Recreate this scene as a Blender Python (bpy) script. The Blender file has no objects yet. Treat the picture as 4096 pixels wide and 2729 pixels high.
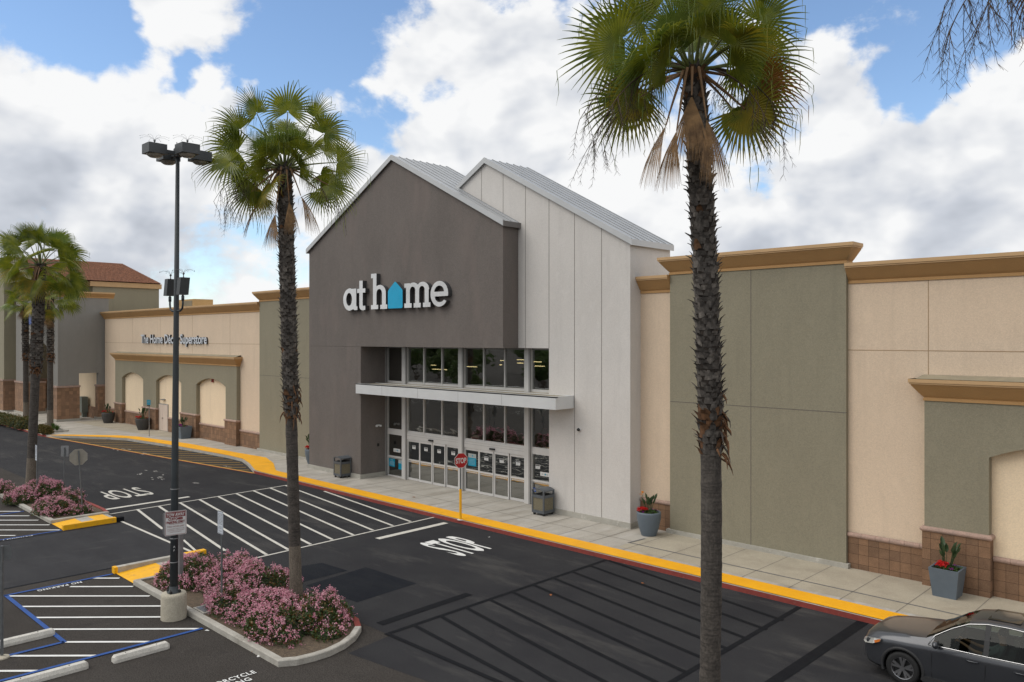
import bpy, bmesh, math, random
import numpy as np
from mathutils import Vector, Matrix
from mathutils.geometry import delaunay_2d_cdt
R = math.radians
C = bpy.context.scene.collection
sc = bpy.context.scene

# ------------------------------------------------------------ survey: pixel of the photo -> point of the place
FP, CX, HY, HC = 3170.0, 2048.0, 1354.0, 7.65
_n = math.hypot(FP, 3248.0)
fx, fy = -FP/_n, 3248.0/_n
rx, ry = fy, -fx
def G(x, y, z=0.0):                 # on the horizontal plane z
    t = (HC-z)*FP/(y-HY); u = (x-CX)/FP
    return Vector((t*(fx+u*rx), t*(fy+u*ry), z))
def F(x, y, Y):                     # on a facade plane Y
    u = (x-CX)/FP; t = Y/(fy+u*ry)
    return Vector((t*(fx+u*rx), Y, HC+t*(HY-y)/FP))

# ------------------------------------------------------------ camera
cam = bpy.data.cameras.new('camera'); co = bpy.data.objects.new('camera', cam); C.objects.link(co)
cam.sensor_width = 36; cam.lens = FP/4096*36; cam.clip_end = 5000; cam.clip_start = .1
cam.shift_y = -(1364.5-HY)/4096
co.location = (0, 0, HC)
co.rotation_euler = (R(90), 0, math.atan2(-fx, fy))
sc.camera = co

# ------------------------------------------------------------ light
SUN_EL, SUN_AZ = 50, math.degrees(math.atan2(-.55, -.83))   # azimuth of the sun as a direction in the xy plane
sd = Vector((-.55, -.83, math.hypot(.55, .83)*math.tan(R(SUN_EL)))).normalized()
sun = bpy.data.lights.new('sun', 'SUN'); so = bpy.data.objects.new('sun', sun); C.objects.link(so)
sun.energy = 1.3; sun.angle = R(48); sun.color = (1, .95, .88)
so.rotation_euler = sd.to_track_quat('Z', 'Y').to_euler(); so.location = (0, 0, 60)
sc.view_settings.view_transform = 'Standard'; sc.view_settings.look = 'None'
sc.view_settings.exposure = 0.32; sc.view_settings.gamma = 1

def pxdir(x, y):                    # 2353-wide photo px -> direction in the world
    x *= 1.7408; y *= 1.7408
    u = (x-CX)/FP; v = (HY-y)/FP
    return Vector((fx+u*rx, fy+u*ry, v)).normalized()
w = bpy.data.worlds.new('World'); sc.world = w; w.use_nodes = True
nt = w.node_tree; nt.nodes.clear(); L = nt.links
def N(t, **k):
    n = nt.nodes.new(t)
    for a, b in k.items(): setattr(n, a, b)
    return n
def M_(op, a, b=None, c=None):
    n = N('ShaderNodeMath', operation=op)
    for i, v in enumerate((a, b, c)):
        if v is None: continue
        if hasattr(v, 'is_linked'): L.new(v, n.inputs[i])
        else: n.inputs[i].default_value = v
    return n.outputs[0]
tc = N('ShaderNodeTexCoord').outputs['Generated']
sky = N('ShaderNodeTexSky', sky_type='NISHITA', sun_disc=False)
sky.sun_elevation = R(SUN_EL); sky.sun_rotation = math.atan2(sd.x, sd.y)
sky.air_density = 1.0; sky.dust_density = .15; sky.ozone_density = 3.0
def noise(vec, scale, detail=8, rough=.55, dist=0.0):
    n = N('ShaderNodeTexNoise'); n.inputs['Scale'].default_value = scale; n.inputs['Detail'].default_value = detail
    n.inputs['Roughness'].default_value = rough; n.inputs['Distortion'].default_value = dist
    L.new(vec, n.inputs['Vector']); return n.outputs['Fac']
wn = N('ShaderNodeTexNoise'); wn.inputs['Scale'].default_value = 6.5; wn.inputs['Detail'].default_value = 4; wn.inputs['Roughness'].default_value = .6; L.new(tc, wn.inputs['Vector'])
ws = N('ShaderNodeVectorMath', operation='SUBTRACT'); L.new(wn.outputs['Color'], ws.inputs[0]); ws.inputs[1].default_value = (.5,.5,.5)
wm = N('ShaderNodeVectorMath', operation='MULTIPLY'); L.new(ws.outputs[0], wm.inputs[0]); wm.inputs[1].default_value = (.17,.17,.13)
wa = N('ShaderNodeVectorMath', operation='ADD'); L.new(tc, wa.inputs[0]); L.new(wm.outputs[0], wa.inputs[1]); tw = wa.outputs[0]
def blobs(lst):
    out = None
    for (x, y, r) in lst:
        d = N('ShaderNodeVectorMath', operation='DISTANCE'); L.new(tw, d.inputs[0]); d.inputs[1].default_value = pxdir(x, y)
        rr = r*1.7408/FP
        v = N('ShaderNodeMapRange', interpolation_type='SMOOTHSTEP')
        L.new(d.outputs['Value'], v.inputs['Value'])
        for k, q in (('From Min', 0.15*rr), ('From Max', 1.45*rr), ('To Min', 1.0), ('To Max', 0.0)): v.inputs[k].default_value = q
        out = v.outputs[0] if out is None else M_('MAXIMUM', out, v.outputs[0])
    return out
mp = N('ShaderNodeMapping'); mp.inputs['Scale'].default_value = (1, 1, 1.5); L.new(tc, mp.inputs['Vector'])
n1 = noise(mp.outputs[0], 5.5, 14, .60, .15)
mp2 = N('ShaderNodeMapping'); mp2.inputs['Scale'].default_value = (1, 1, 1.5); L.new(tc, mp2.inputs['Vector'])
mp2.inputs['Location'].default_value = (-.012, -.02, .035)
n2 = noise(mp2.outputs[0], 5.5, 6, .58, .15)
nlow = noise(mp.outputs[0], 3.2, 5, .5)
clear = blobs([(60,35,120),(170,60,120),(560,170,150),(650,110,150),(720,170,150),(790,60,170),(860,250,110),(800,270,80),(930,60,130),
    (1010,10,130),(1150,-10,120),(1290,10,110),(1030,225,75),(940,255,80),(560,190,90),(430,165,60),(1990,60,140),(2060,150,115),(2130,215,85),(1900,10,110),(2280,60,120),(2120,40,120),(2040,190,70),
    (900,-150,260),(1500,-220,300),(2300,-150,260),(300,-200,200),(1420,30,90)])
thick = blobs([(345,20,75),(430,15,75),(90,250,170),(250,300,150),(1170,90,130),(1000,110,110),(1240,180,160),(1900,160,110),(2300,240,130),(520,230,40),(450,190,35),(2200,350,150)])
cov = M_('ADD', M_('MULTIPLY', n1, 2.9), -.78)
cov = M_('SUBTRACT', cov, M_('MULTIPLY', clear, .80))
cov = M_('ADD', cov, M_('MULTIPLY', thick, .45))
mask = N('ShaderNodeMapRange', interpolation_type='SMOOTHSTEP'); L.new(cov, mask.inputs['Value'])
mask.inputs['From Min'].default_value = .10; mask.inputs['From Max'].default_value = .46
greyb = blobs([(120,560,190),(60,420,120),(330,520,120),(500,640,110),(1990,440,170),(1850,500,150),(2200,500,150),(1700,560,120),(230,680,120)])
n1s = noise(mp.outputs[0], 5.5, 4, .5, .15); n2s = noise(mp2.outputs[0], 5.5, 4, .5, .15)
lit = M_('ADD', M_('MULTIPLY', M_('SUBTRACT', n1s, n2s), 1.1), M_('MULTIPLY', M_('SUBTRACT', n1, n2), .35))
sh = M_('ADD', M_('ADD', .95, lit), M_('MULTIPLY', M_('SUBTRACT', nlow, .5), .40))
sh = M_('SUBTRACT', sh, M_('MULTIPLY', greyb, .22))
sh = M_('MINIMUM', M_('MAXIMUM', sh, .45), 1.02)
cr = N('ShaderNodeValToRGB'); L.new(sh, cr.inputs[0])
cr.color_ramp.elements[0].position = .40; cr.color_ramp.elements[0].color = (.36, .395, .46, 1)
cr.color_ramp.elements[1].position = 1.0; cr.color_ramp.elements[1].color = (.96, .965, .97, 1)
e = cr.color_ramp.elements.new(.72); e.color = (.62, .655, .72, 1)
b1 = N('ShaderNodeBackground'); b1.inputs['Strength'].default_value = .14; L.new(sky.outputs[0], b1.inputs['Color'])
b2 = N('ShaderNodeBackground'); b2.inputs['Strength'].default_value = .79; L.new(cr.outputs[0], b2.inputs['Color'])
mx = N('ShaderNodeMixShader'); L.new(mask.outputs[0], mx.inputs[0]); L.new(b1.outputs[0], mx.inputs[1]); L.new(b2.outputs[0], mx.inputs[2])
wo = N('ShaderNodeOutputWorld'); L.new(mx.outputs[0], wo.inputs[0])

# ------------------------------------------------------------ materials
MATS = {}
def mat(name, c, c2=None, scale=3.0, rough=.85, bump=0.0, bscale=80.0, metal=0.0, speck=None, stretch=None, trans=0.0, coat=0.0, spec=None, ramp=(.35, .65)):
    m = bpy.data.materials.new(name); m.use_nodes = True; t = m.node_tree; ns, ls = t.nodes, t.links
    b = ns['Principled BSDF']; b.inputs['Roughness'].default_value = rough; b.inputs['Metallic'].default_value = metal
    if spec is not None: b.inputs['Specular IOR Level'].default_value = spec
    if coat: b.inputs['Coat Weight'].default_value = coat; b.inputs['Coat Roughness'].default_value = .05
    g = ns.new('ShaderNodeNewGeometry'); vec = g.outputs['Position']
    if stretch:
        mpn = ns.new('ShaderNodeMapping'); mpn.inputs['Scale'].default_value = stretch; ls.new(vec, mpn.inputs[0]); vec2 = mpn.outputs[0]
    else: vec2 = vec
    col = None
    if c2 is None: c2 = tuple(min(1, v*.86) for v in c)
    n = ns.new('ShaderNodeTexNoise'); n.inputs['Scale'].default_value = scale; n.inputs['Detail'].default_value = 6; n.inputs['Roughness'].default_value = .6
    ls.new(vec2, n.inputs['Vector'])
    mr = ns.new('ShaderNodeMapRange'); mr.inputs['From Min'].default_value = ramp[0]; mr.inputs['From Max'].default_value = ramp[1]; ls.new(n.outputs['Fac'], mr.inputs['Value'])
    mix = ns.new('ShaderNodeMix'); mix.data_type = 'RGBA'; ls.new(mr.outputs[0], mix.inputs[0])
    mix.inputs[6].default_value = (*c, 1); mix.inputs[7].default_value = (*c2, 1); col = mix.outputs[2]
    if speck:                                         # (scale, amount): fine light and dark grain
        n2 = ns.new('ShaderNodeTexNoise'); n2.inputs['Scale'].default_value = speck[0]; n2.inputs['Detail'].default_value = 2; ls.new(vec, n2.inputs['Vector'])
        m2 = ns.new('ShaderNodeMapRange'); m2.inputs['From Min'].default_value = .3; m2.inputs['From Max'].default_value = .7
        m2.inputs['To Min'].default_value = 1-speck[1]; m2.inputs['To Max'].default_value = 1+speck[1]; ls.new(n2.outputs['Fac'], m2.inputs['Value'])
        mu = ns.new('ShaderNodeMix'); mu.data_type = 'RGBA'; mu.blend_type = 'MULTIPLY'; mu.inputs[0].default_value = 1
        ls.new(col, mu.inputs[6]); ls.new(m2.outputs[0], mu.inputs[7]); col = mu.outputs[2]
    ls.new(col, b.inputs['Base Color'])
    if bump:
        n3 = ns.new('ShaderNodeTexNoise'); n3.inputs['Scale'].default_value = bscale; n3.inputs['Detail'].default_value = 3; ls.new(vec, n3.inputs['Vector'])
        bp = ns.new('ShaderNodeBump'); bp.inputs['Strength'].default_value = bump; bp.inputs['Distance'].default_value = .02
        ls.new(n3.outputs['Fac'], bp.inputs['Height']); ls.new(bp.outputs[0], b.inputs['Normal'])
    if trans:                                         # leaves let some light through
        tr = ns.new('ShaderNodeBsdfTranslucent'); ls.new(col, tr.inputs['Color'])
        ms = ns.new('ShaderNodeMixShader'); ms.inputs[0].default_value = trans; o = ns['Material Output']
        ls.new(b.outputs[0], ms.inputs[1]); ls.new(tr.outputs[0], ms.inputs[2]); ls.new(ms.outputs[0], o.inputs['Surface'])
    MATS[name] = m; m['bsdf_color'] = 1; m.diffuse_color = (*c, 1)
    return m
def layer(m, fac_scale, color, lo, hi, stretch=None, amt=1.0, detail=5, offs=(0,0,0), rough=.6):
    """one more noise-shaped stain or wear over the base colour"""
    t = m.node_tree; ns, ls = t.nodes, t.links; b = ns['Principled BSDF']
    src = b.inputs['Base Color'].links[0].from_socket
    g = ns.new('ShaderNodeNewGeometry'); mpn = ns.new('ShaderNodeMapping'); mpn.inputs['Scale'].default_value = stretch or (1,1,1); mpn.inputs['Location'].default_value = offs
    ls.new(g.outputs['Position'], mpn.inputs[0])
    n = ns.new('ShaderNodeTexNoise'); n.inputs['Scale'].default_value = fac_scale; n.inputs['Detail'].default_value = detail; n.inputs['Roughness'].default_value = rough; ls.new(mpn.outputs[0], n.inputs['Vector'])
    mr = ns.new('ShaderNodeMapRange'); mr.inputs['From Min'].default_value = lo; mr.inputs['From Max'].default_value = hi; mr.inputs['To Max'].default_value = amt; ls.new(n.outputs['Fac'], mr.inputs['Value'])
    mix = ns.new('ShaderNodeMix'); mix.data_type = 'RGBA'; ls.new(mr.outputs[0], mix.inputs[0]); ls.new(src, mix.inputs[6]); mix.inputs[7].default_value = (*color, 1)
    ls.new(mix.outputs[2], b.inputs['Base Color'])
    return m
asph = mat('asphalt_lot', (.056,.050,.045), (.043,.038,.034), .35, .95, .5, 60, speck=(38,.48), spec=.15)
layer(asph, 1.6, (.034,.031,.029), .56, .74, amt=.7); layer(asph, 2.2, (.11,.10,.09), .64, .80, amt=.45, offs=(5,3,0))
road = mat('asphalt_sealed', (.037,.037,.039), (.027,.027,.030), .4, .95, .45, 60, speck=(50,.42), spec=.15)
layer(road, .55, (.105,.10,.092), .53, .76, stretch=(.35,1.3,1), amt=.66, detail=10, rough=.7)
layer(road, 1.1, (.022,.022,.025), .58, .75, stretch=(.4,1.3,1), amt=.6, offs=(9,4,0))
lane = mat('asphalt_lane', (.045,.045,.048), (.034,.034,.037), .7, .95, .5, 60, speck=(45,.42), spec=.15, stretch=(.5,1.6,1))
layer(lane, 1.3, (.085,.082,.078), .58, .78, stretch=(1.4,.4,1), amt=.55)
bay = mat('asphalt_bay', (.026,.023,.021), (.019,.017,.016), .8, .95, .4, 60, speck=(45,.3))
patch = mat('asphalt_patch', (.009,.011,.016), (.014,.016,.020), 1.5, .92, .4, 60, spec=.15, speck=(50,.3), stretch=(.5,1.5,1))
blackp = mat('black_paint', (.007,.0075,.010), (.010,.011,.013), 3, .9, .2, 60, spec=.15)
def worn(name, c, c2, thr=(.60,.72), base=(.06,.058,.055), sc_=9):
    m = mat(name, c, c2, 4, .75, .2, 90); layer(m, sc_, base, thr[0], thr[1], amt=.85, detail=7, rough=.7); return m
whitep = worn('white_paint', (.62,.60,.54), (.52,.50,.45), (.63,.75))
whitef = worn('white_paint_fresh', (.78,.78,.76), (.68,.68,.66), (.68,.78))
fadep = worn('white_paint_faded', (.40,.39,.36), (.22,.21,.2), (.48,.62), base=(.04,.04,.042), sc_=12)
bluep = worn('blue_paint', (.012,.075,.30), (.01,.058,.24), (.70,.8))
yellp = worn('yellow_line_paint', (.66,.37,.03), (.52,.30,.04), (.62,.75))
redp = worn('red_kerb_paint', (.27,.045,.032), (.20,.035,.027), (.62,.74), base=(.20,.16,.13))
tact = mat('yellow_tactile', (.92,.44,.0), (.84,.39,.0), 1.2, .6, 0, 80)
def dots(m, s):
    t = m.node_tree; ns, ls = t.nodes, t.links; b = ns['Principled BSDF']
    g = ns.new('ShaderNodeNewGeometry'); v = ns.new('ShaderNodeTexVoronoi'); v.inputs['Scale'].default_value = s; v.inputs['Randomness'].default_value = 0
    ls.new(g.outputs['Position'], v.inputs['Vector']); bp = ns.new('ShaderNodeBump'); bp.invert = True; bp.inputs['Strength'].default_value = .8; bp.inputs['Distance'].default_value = .02
    ls.new(v.outputs['Distance'], bp.inputs['Height']); ls.new(bp.outputs[0], b.inputs['Normal'])
dots(tact, 17); layer(tact, 1.5, (.50,.27,.03), .58, .78, amt=.6, stretch=(.6,1,1), detail=8); layer(tact, 7, (.16,.11,.05), .72, .80, amt=.8)
yellramp = mat('yellow_paint', (.90,.46,.0), (.80,.40,.005), 5, .6, .2, 50); layer(yellramp, 5, (.25,.2,.15), .64, .76, amt=.7)
conc = mat('concrete_walk', (.45,.42,.37), (.37,.345,.30), .8, .9, .25, 50, speck=(35,.10))
layer(conc, .9, (.25,.225,.18), .48, .75, stretch=(1.8,.35,1), amt=.85, detail=10); layer(conc, 1.4, (.52,.51,.49), .55, .75, stretch=(1.6,.4,1), amt=.6, offs=(7,1,0), detail=8)
conc2 = mat('concrete_walk_tan', (.42,.375,.29), (.35,.31,.24), .9, .9, .25, 50, speck=(35,.1))
layer(conc2, 1.1, (.29,.25,.19), .55, .75, amt=.6, detail=8)
jointm = mat('joint_dark', (.22,.20,.17), (.17,.155,.13), 9, .95)
caulk = mat('joint_filler', (.17,.165,.16), (.12,.12,.115), 6, .9)
kerbc = mat('concrete_kerb', (.44,.42,.375), (.34,.32,.28), 2.5, .9, .4, 40, speck=(40,.15))
layer(kerbc, 2.2, (.20,.185,.16), .56, .74, amt=.7, detail=8)
stopc = mat('concrete_wheel_stop', (.58,.56,.51), (.46,.44,.40), 4, .9, .3, 40, speck=(40,.15))
basec = mat('concrete_base', (.40,.385,.34), (.33,.315,.275), 1.5, .9, .2, 50, speck=(40,.08)); layer(basec, 2.0, (.26,.245,.2), .55, .72, amt=.6, stretch=(1,1,3), detail=8)
layer(basec, 3.0, (.58,.56,.51), .62, .7, amt=.6, offs=(3,3,3))
lampc = mat('concrete_pedestal', (.44,.40,.32), (.36,.33,.26), 3, .9, .4, 30, speck=(30,.12)); layer(lampc, 3, (.22,.20,.16), .58, .72, amt=.6, stretch=(2,2,.7))
soil = mat('mulch_soil', (.13,.095,.062), (.075,.055,.038), 9, 1, .9, 40, speck=(60,.5))
def stucco(name, c, amt=.9, sp=.07):
    m = mat(name, c, tuple(v*amt for v in c), .55, .92, .35, 55, speck=(30,sp*1.5), stretch=(1,1,.5))
    layer(m, 1.3, tuple(v*.78 for v in c), .55, .80, stretch=(2.2,2.2,.18), amt=.5, detail=8); layer(m, 2.5, tuple(min(1, v*1.10) for v in c), .56, .8, stretch=(1,1,.6), amt=.6, offs=(4,4,4)); return m
grey = stucco('stucco_dark_grey', (.150,.131,.119), .88, .09); layer(grey, .9, (.185,.150,.135), .52, .75, amt=.6, stretch=(1.2,1.2,.35))
white = stucco('stucco_pale_grey', (.60,.575,.545), .93, .04)
cream = stucco('stucco_cream', (.66,.525,.39), .94, .05)
creamw = stucco('stucco_cream_light', (.80,.65,.46), .95, .05)
olive = stucco('stucco_olive', (.258,.235,.168), .92, .07)
taupe = stucco('stucco_taupe', (.245,.235,.215), .92, .07)
oliv2 = stucco('stucco_olive_tan', (.28,.255,.18), .92, .07)
tan = mat('cornice_tan', (.46,.27,.11), (.42,.245,.10), 1.2, .8, .2, 60, speck=(40,.05))
tanl = mat('cornice_cap', (.53,.345,.175), (.48,.31,.155), 1.2, .7)
tansh = mat('cornice_roofing', (.30,.26,.18), (.24,.21,.15), 2, .85)
grout = mat('wall_joint', (.15,.135,.115), (.12,.105,.09), 5, .95)
groutc = mat('wall_joint_cream', (.36,.25,.15), (.32,.22,.13), 5, .95)
capst = mat('cap_stone_pink', (.40,.27,.215), (.31,.22,.18), 4, .8, .3, 40, speck=(30,.15))
def brickmat(name, c1, c2, mortar, bw=.32, bh=.32, sp=.2):
    m = mat(name, c1, c2, 3, .9, .3, 60, speck=(55,sp)); t = m.node_tree; ns, ls = t.nodes, t.links; b = ns['Principled BSDF']
    src = b.inputs['Base Color'].links[0].from_socket
    uv = ns.new('ShaderNodeUVMap'); br = ns.new('ShaderNodeTexBrick'); br.offset = 0; br.squash = 1
    ls.new(uv.outputs[0], br.inputs['Vector']); br.inputs['Scale'].default_value = 1; br.inputs['Brick Width'].default_value = bw; br.inputs['Row Height'].default_value = bh
    br.inputs['Mortar Size'].default_value = .007; br.inputs['Mortar Smooth'].default_value = .3; br.inputs['Bias'].default_value = 0
    br.inputs['Color1'].default_value = (1.18,1.15,1.12,1); br.inputs['Color2'].default_value = (.78,.78,.80,1); br.inputs['Mortar'].default_value = (*mortar,1)
    mu = ns.new('ShaderNodeMix'); mu.data_type = 'RGBA'; mu.blend_type = 'MULTIPLY'; mu.inputs[0].default_value = 1
    ls.new(src, mu.inputs[6]); ls.new(br.outputs['Color'], mu.inputs[7]); ls.new(mu.outputs[2], b.inputs['Base Color'])
    return m
block = brickmat('block_brown', (.235,.138,.080), (.185,.108,.062), (.32,.30,.28))
block2 = brickmat('block_tan', (.28,.17,.105), (.23,.14,.085), (.7,.68,.66), sp=.12)
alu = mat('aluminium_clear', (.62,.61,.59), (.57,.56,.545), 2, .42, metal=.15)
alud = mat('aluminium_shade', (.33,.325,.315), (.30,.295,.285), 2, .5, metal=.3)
canm = mat('canopy_white_metal', (.66,.67,.67), (.61,.62,.62), .8, .35, 0, 2, metal=.15)
stain = mat('canopy_top_dirty', (.42,.38,.30), (.20,.175,.13), 1.2, .8, stretch=(.4,2,1))
roofm = mat('roof_steel', (.44,.455,.47), (.40,.415,.43), 1, .38, metal=.4)
roofs = mat('roof_seam', (.30,.31,.32), None, 1, .4, metal=.3)
trimm = mat('roof_trim', (.50,.51,.515), (.46,.47,.475), 1, .4, metal=.2)
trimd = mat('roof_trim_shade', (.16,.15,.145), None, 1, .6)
tile = mat('clay_tile', (.27,.115,.06), (.19,.08,.045), 2.5, .85, speck=(6,.3))
lettw = mat('letter_face_white', (.66,.67,.68), (.60,.61,.62), 1.0, .12, ramp=(.45,.55), coat=.5)
letts = mat('letter_return_dark', (.06,.06,.062), None, 3, .5)
lettb = mat('letter_face_blue', (.0,.36,.60), (.0,.33,.56), 2, .3)
lettg = mat('letter_face_silver', (.62,.65,.70), (.54,.57,.61), 3, .3)
dark = mat('dark_interior', (.022,.022,.022), (.03,.028,.026), 1, .9)
darkf = mat('interior_floor', (.05,.05,.048), None, 1, .7)
ceil = mat('interior_ceiling', (.02,.02,.02), None, 1, .9)
black = mat('black_rubber', (.012,.012,.012), None, 5, .7)
blackg = mat('black_gloss', (.01,.01,.011), None, 5, .15)
polem = mat('pole_dark_paint', (.035,.043,.048), (.028,.034,.038), 3, .55, .1, 30)
fixt = mat('fixture_dark_paint', (.055,.062,.066), (.045,.05,.054), 3, .5)
lens_ = mat('lamp_lens', (.32,.29,.24), (.26,.24,.2), 6, .15)
galv = mat('galvanised_steel', (.19,.20,.205), (.15,.16,.165), 8, .45, metal=.6)
galvl = mat('sign_back_metal', (.27,.275,.28), (.23,.235,.24), 4, .45, metal=.5)
signw = mat('sign_white', (.64,.64,.63), (.59,.59,.58), 6, .5)
signwb = mat('sign_white_blueish', (.56,.60,.66), (.52,.56,.61), 6, .45)
signb = mat('sign_back_stop', (.30,.285,.245), (.26,.245,.21), 5, .5, metal=.2)
maroon = mat('sign_maroon', (.20,.008,.008), None, 6, .5)
stopr = mat('stop_red', (.42,.008,.012), (.38,.007,.01), 4, .35)
inkm = mat('ink_black', (.03,.03,.032), None, 5, .6)
cyan = mat('cyan_print', (.0,.27,.42), (.0,.25,.39), 5, .35)
cyans = mat('cyan_sign', (.0,.22,.34), None, 5, .5)
teal = mat('pale_print', (.40,.44,.43), None, 5, .4)
disab = mat('access_blue', (.01,.06,.30), None, 5, .4)
binm = mat('bin_steel_paint', (.085,.095,.105), (.07,.078,.088), 5, .5)
binp = mat('bin_pebble_panel', (.20,.175,.115), (.13,.115,.078), 30, .9, .9, 70, speck=(70,.5))
potg = mat('pot_slate', (.115,.145,.175), (.10,.127,.155), 3, .55)
potd = mat('pot_charcoal', (.052,.05,.047), (.042,.04,.038), 3, .7, .2, 30)
potsoil = mat('pot_soil', (.03,.02,.014), None, 20, 1)
redf = mat('geranium_red', (.62,.012,.010), (.50,.008,.008), 20, .6, trans=.2)
purf = mat('petunia_purple', (.28,.01,.25), None, 20, .6, trans=.2)
orgf = mat('crane_flower_orange', (.75,.25,.02), None, 20, .6)
leafd = mat('strelitzia_leaf', (.045,.085,.028), (.03,.06,.022), 6, .5, trans=.2)
leafg = mat('bedding_leaf', (.07,.13,.02), (.045,.09,.015), 9, .6, trans=.25)
pg1 = mat('palm_leaf_green', (.25,.265,.022), (.085,.125,.014), 2.5, .34, trans=.38)
pg2 = mat('palm_leaf_yellowing', (.36,.27,.02), (.14,.17,.018), 3, .5, trans=.4)
pg3 = mat('palm_leaf_pale', (.19,.24,.05), (.11,.17,.03), 3, .35, trans=.35)
pdead = mat('palm_leaf_dead', (.32,.19,.085), (.13,.075,.035), 5, .8, trans=.2)
prust = mat('palm_leaf_rusty', (.30,.13,.02), (.20,.085,.018), 5, .7, trans=.3)
petg = mat('palm_petiole', (.14,.16,.045), (.10,.12,.03), 4, .5)
petb = mat('palm_petiole_dry', (.27,.15,.07), (.18,.10,.045), 6, .6)
twig = mat('palm_flower_stalk', (.085,.055,.035), (.045,.032,.022), 6, .8)
tr1 = mat('palm_trunk_ringed', (.085,.073,.062), (.05,.043,.037), 6, .95, .6, 30, speck=(25,.3))
layer(tr1, 7.0, (.028,.024,.021), .5, .66, stretch=(.35,.35,3.2), amt=.8, detail=6); layer(tr1, 6, (.15,.135,.12), .60, .75, stretch=(3,3,.5), amt=.5)
tr1b = mat('palm_trunk_foot', (.165,.14,.11), (.11,.09,.07), 8, .95, .6, 40, stretch=(3,3,.6), speck=(25,.25))
boot = mat('palm_boot_grey', (.105,.093,.082), (.05,.043,.037), 9, .9, speck=(20,.35)); layer(boot, 5, (.19,.165,.14), .62, .75, amt=.7)
bootl = mat('palm_boot_pale', (.17,.15,.13), (.09,.078,.067), 9, .9, speck=(20,.35))
bootc = mat('palm_boot_core', (.020,.015,.012), (.03,.022,.016), 9, 1)
bootb = mat('palm_boot_brown', (.16,.075,.032), (.09,.045,.02), 9, .9)
hawl = mat('hawthorn_leaf', (.055,.095,.018), (.035,.06,.014), 5, .5, trans=.2)
hawb = mat('hawthorn_leaf_bronze', (.19,.075,.02), (.10,.08,.018), 5, .5, trans=.2)
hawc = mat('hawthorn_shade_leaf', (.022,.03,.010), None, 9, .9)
pink = mat('hawthorn_blossom', (.64,.29,.37), (.50,.18,.26), 14, .7, trans=.25)
pinkl = mat('hawthorn_blossom_pale', (.76,.48,.52), (.62,.34,.40), 14, .7, trans=.25)
hedge = mat('hedge_leaf', (.085,.095,.018), (.05,.065,.014), 7, .6, trans=.2)
hedgeo = mat('hedge_leaf_orange', (.20,.11,.02), (.12,.09,.02), 7, .6, trans=.2)
bark = mat('bark', (.08,.06,.045), None, 6, .9)
carp = mat('car_paint_grey', (.060,.063,.071), (.054,.057,.064), 1, .30, metal=.5, coat=.6)
chrome = mat('chrome', (.70,.70,.70), None, 1, .12, metal=1)
rimm = mat('wheel_rim', (.42,.42,.43), None, 2, .28, metal=.9)
trimb = mat('car_black_trim', (.022,.022,.023), None, 5, .6)
seatm = mat('car_seat', (.05,.055,.053), None, 5, .8)
skin = mat('skin', (.42,.22,.13), (.38,.19,.11), 9, .55)
shirt = mat('shirt_grey_green', (.22,.27,.26), (.19,.235,.225), 6, .9)
hairm = mat('hair_dark', (.02,.014,.01), None, 9, .7)
lensc = mat('headlight_lens', (.55,.55,.52), None, 5, .08, metal=.3)
amber = mat('amber_lens', (.60,.16,.02), None, 5, .2)
leafdry = mat('dry_leaf', (.32,.11,.03), (.2,.07,.02), 20, .9)
paper = mat('paper_litter', (.7,.7,.68), None, 20, .9)
utilm = mat('utility_box_green', (.19,.215,.19), (.16,.185,.16), 5, .6)
unitm = mat('rooftop_unit_tan', (.46,.30,.13), None, 2, .8)
unitd = mat('rooftop_unit_louvre', (.22,.19,.13), None, 2, .8)
doorm = mat('door_paint', (.63,.52,.44), (.59,.49,.41), 2, .6)
def emis(name, c, s):
    m = bpy.data.materials.new(name); m.use_nodes = True; b = m.node_tree.nodes['Principled BSDF']
    b.inputs['Base Color'].default_value = (*c, 1); b.inputs['Emission Color'].default_value = (*c, 1); b.inputs['Emission Strength'].default_value = s; return m
striplight = emis('strip_light', (1, .72, .35), 2.2)
def glass(name, tint, refl=1.0, wav=.06, floor_=.0, ior=1.75):
    m = bpy.data.materials.new(name); m.use_nodes = True; t = m.node_tree; ns, ls = t.nodes, t.links; ns.remove(ns['Principled BSDF'])
    tr = ns.new('ShaderNodeBsdfTransparent'); tr.inputs[0].default_value = (*tint, 1)
    gl = ns.new('ShaderNodeBsdfGlossy'); gl.inputs['Roughness'].default_value = .02; gl.inputs[0].default_value = (refl, refl*1.02, refl, 1)
    fr = ns.new('ShaderNodeFresnel'); fr.inputs[0].default_value = ior
    if wav:
        g = ns.new('ShaderNodeNewGeometry'); mpn = ns.new('ShaderNodeMapping'); mpn.inputs['Scale'].default_value = (1, 1, 2.2); ls.new(g.outputs['Position'], mpn.inputs[0])
        n = ns.new('ShaderNodeTexNoise'); n.inputs['Scale'].default_value = 1.6; n.inputs['Detail'].default_value = 1; ls.new(mpn.outputs[0], n.inputs['Vector'])
        bp = ns.new('ShaderNodeBump'); bp.inputs['Strength'].default_value = wav; bp.inputs['Distance'].default_value = .05
        ls.new(n.outputs['Fac'], bp.inputs['Height']); ls.new(bp.outputs[0], gl.inputs['Normal'])
    mxm = ns.new('ShaderNodeMath'); mxm.operation = 'MAXIMUM'; mxm.inputs[1].default_value = floor_; ls.new(fr.outputs[0], mxm.inputs[0])
    mxn = ns.new('ShaderNodeMixShader'); ls.new(mxm.outputs[0], mxn.inputs[0]); ls.new(tr.outputs[0], mxn.inputs[1]); ls.new(gl.outputs[0], mxn.inputs[2])
    ls.new(mxn.outputs[0], ns['Material Output'].inputs['Surface']); return m
glassm = glass('store_glass', (.36,.41,.39), 1.0, .05, .33)
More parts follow.
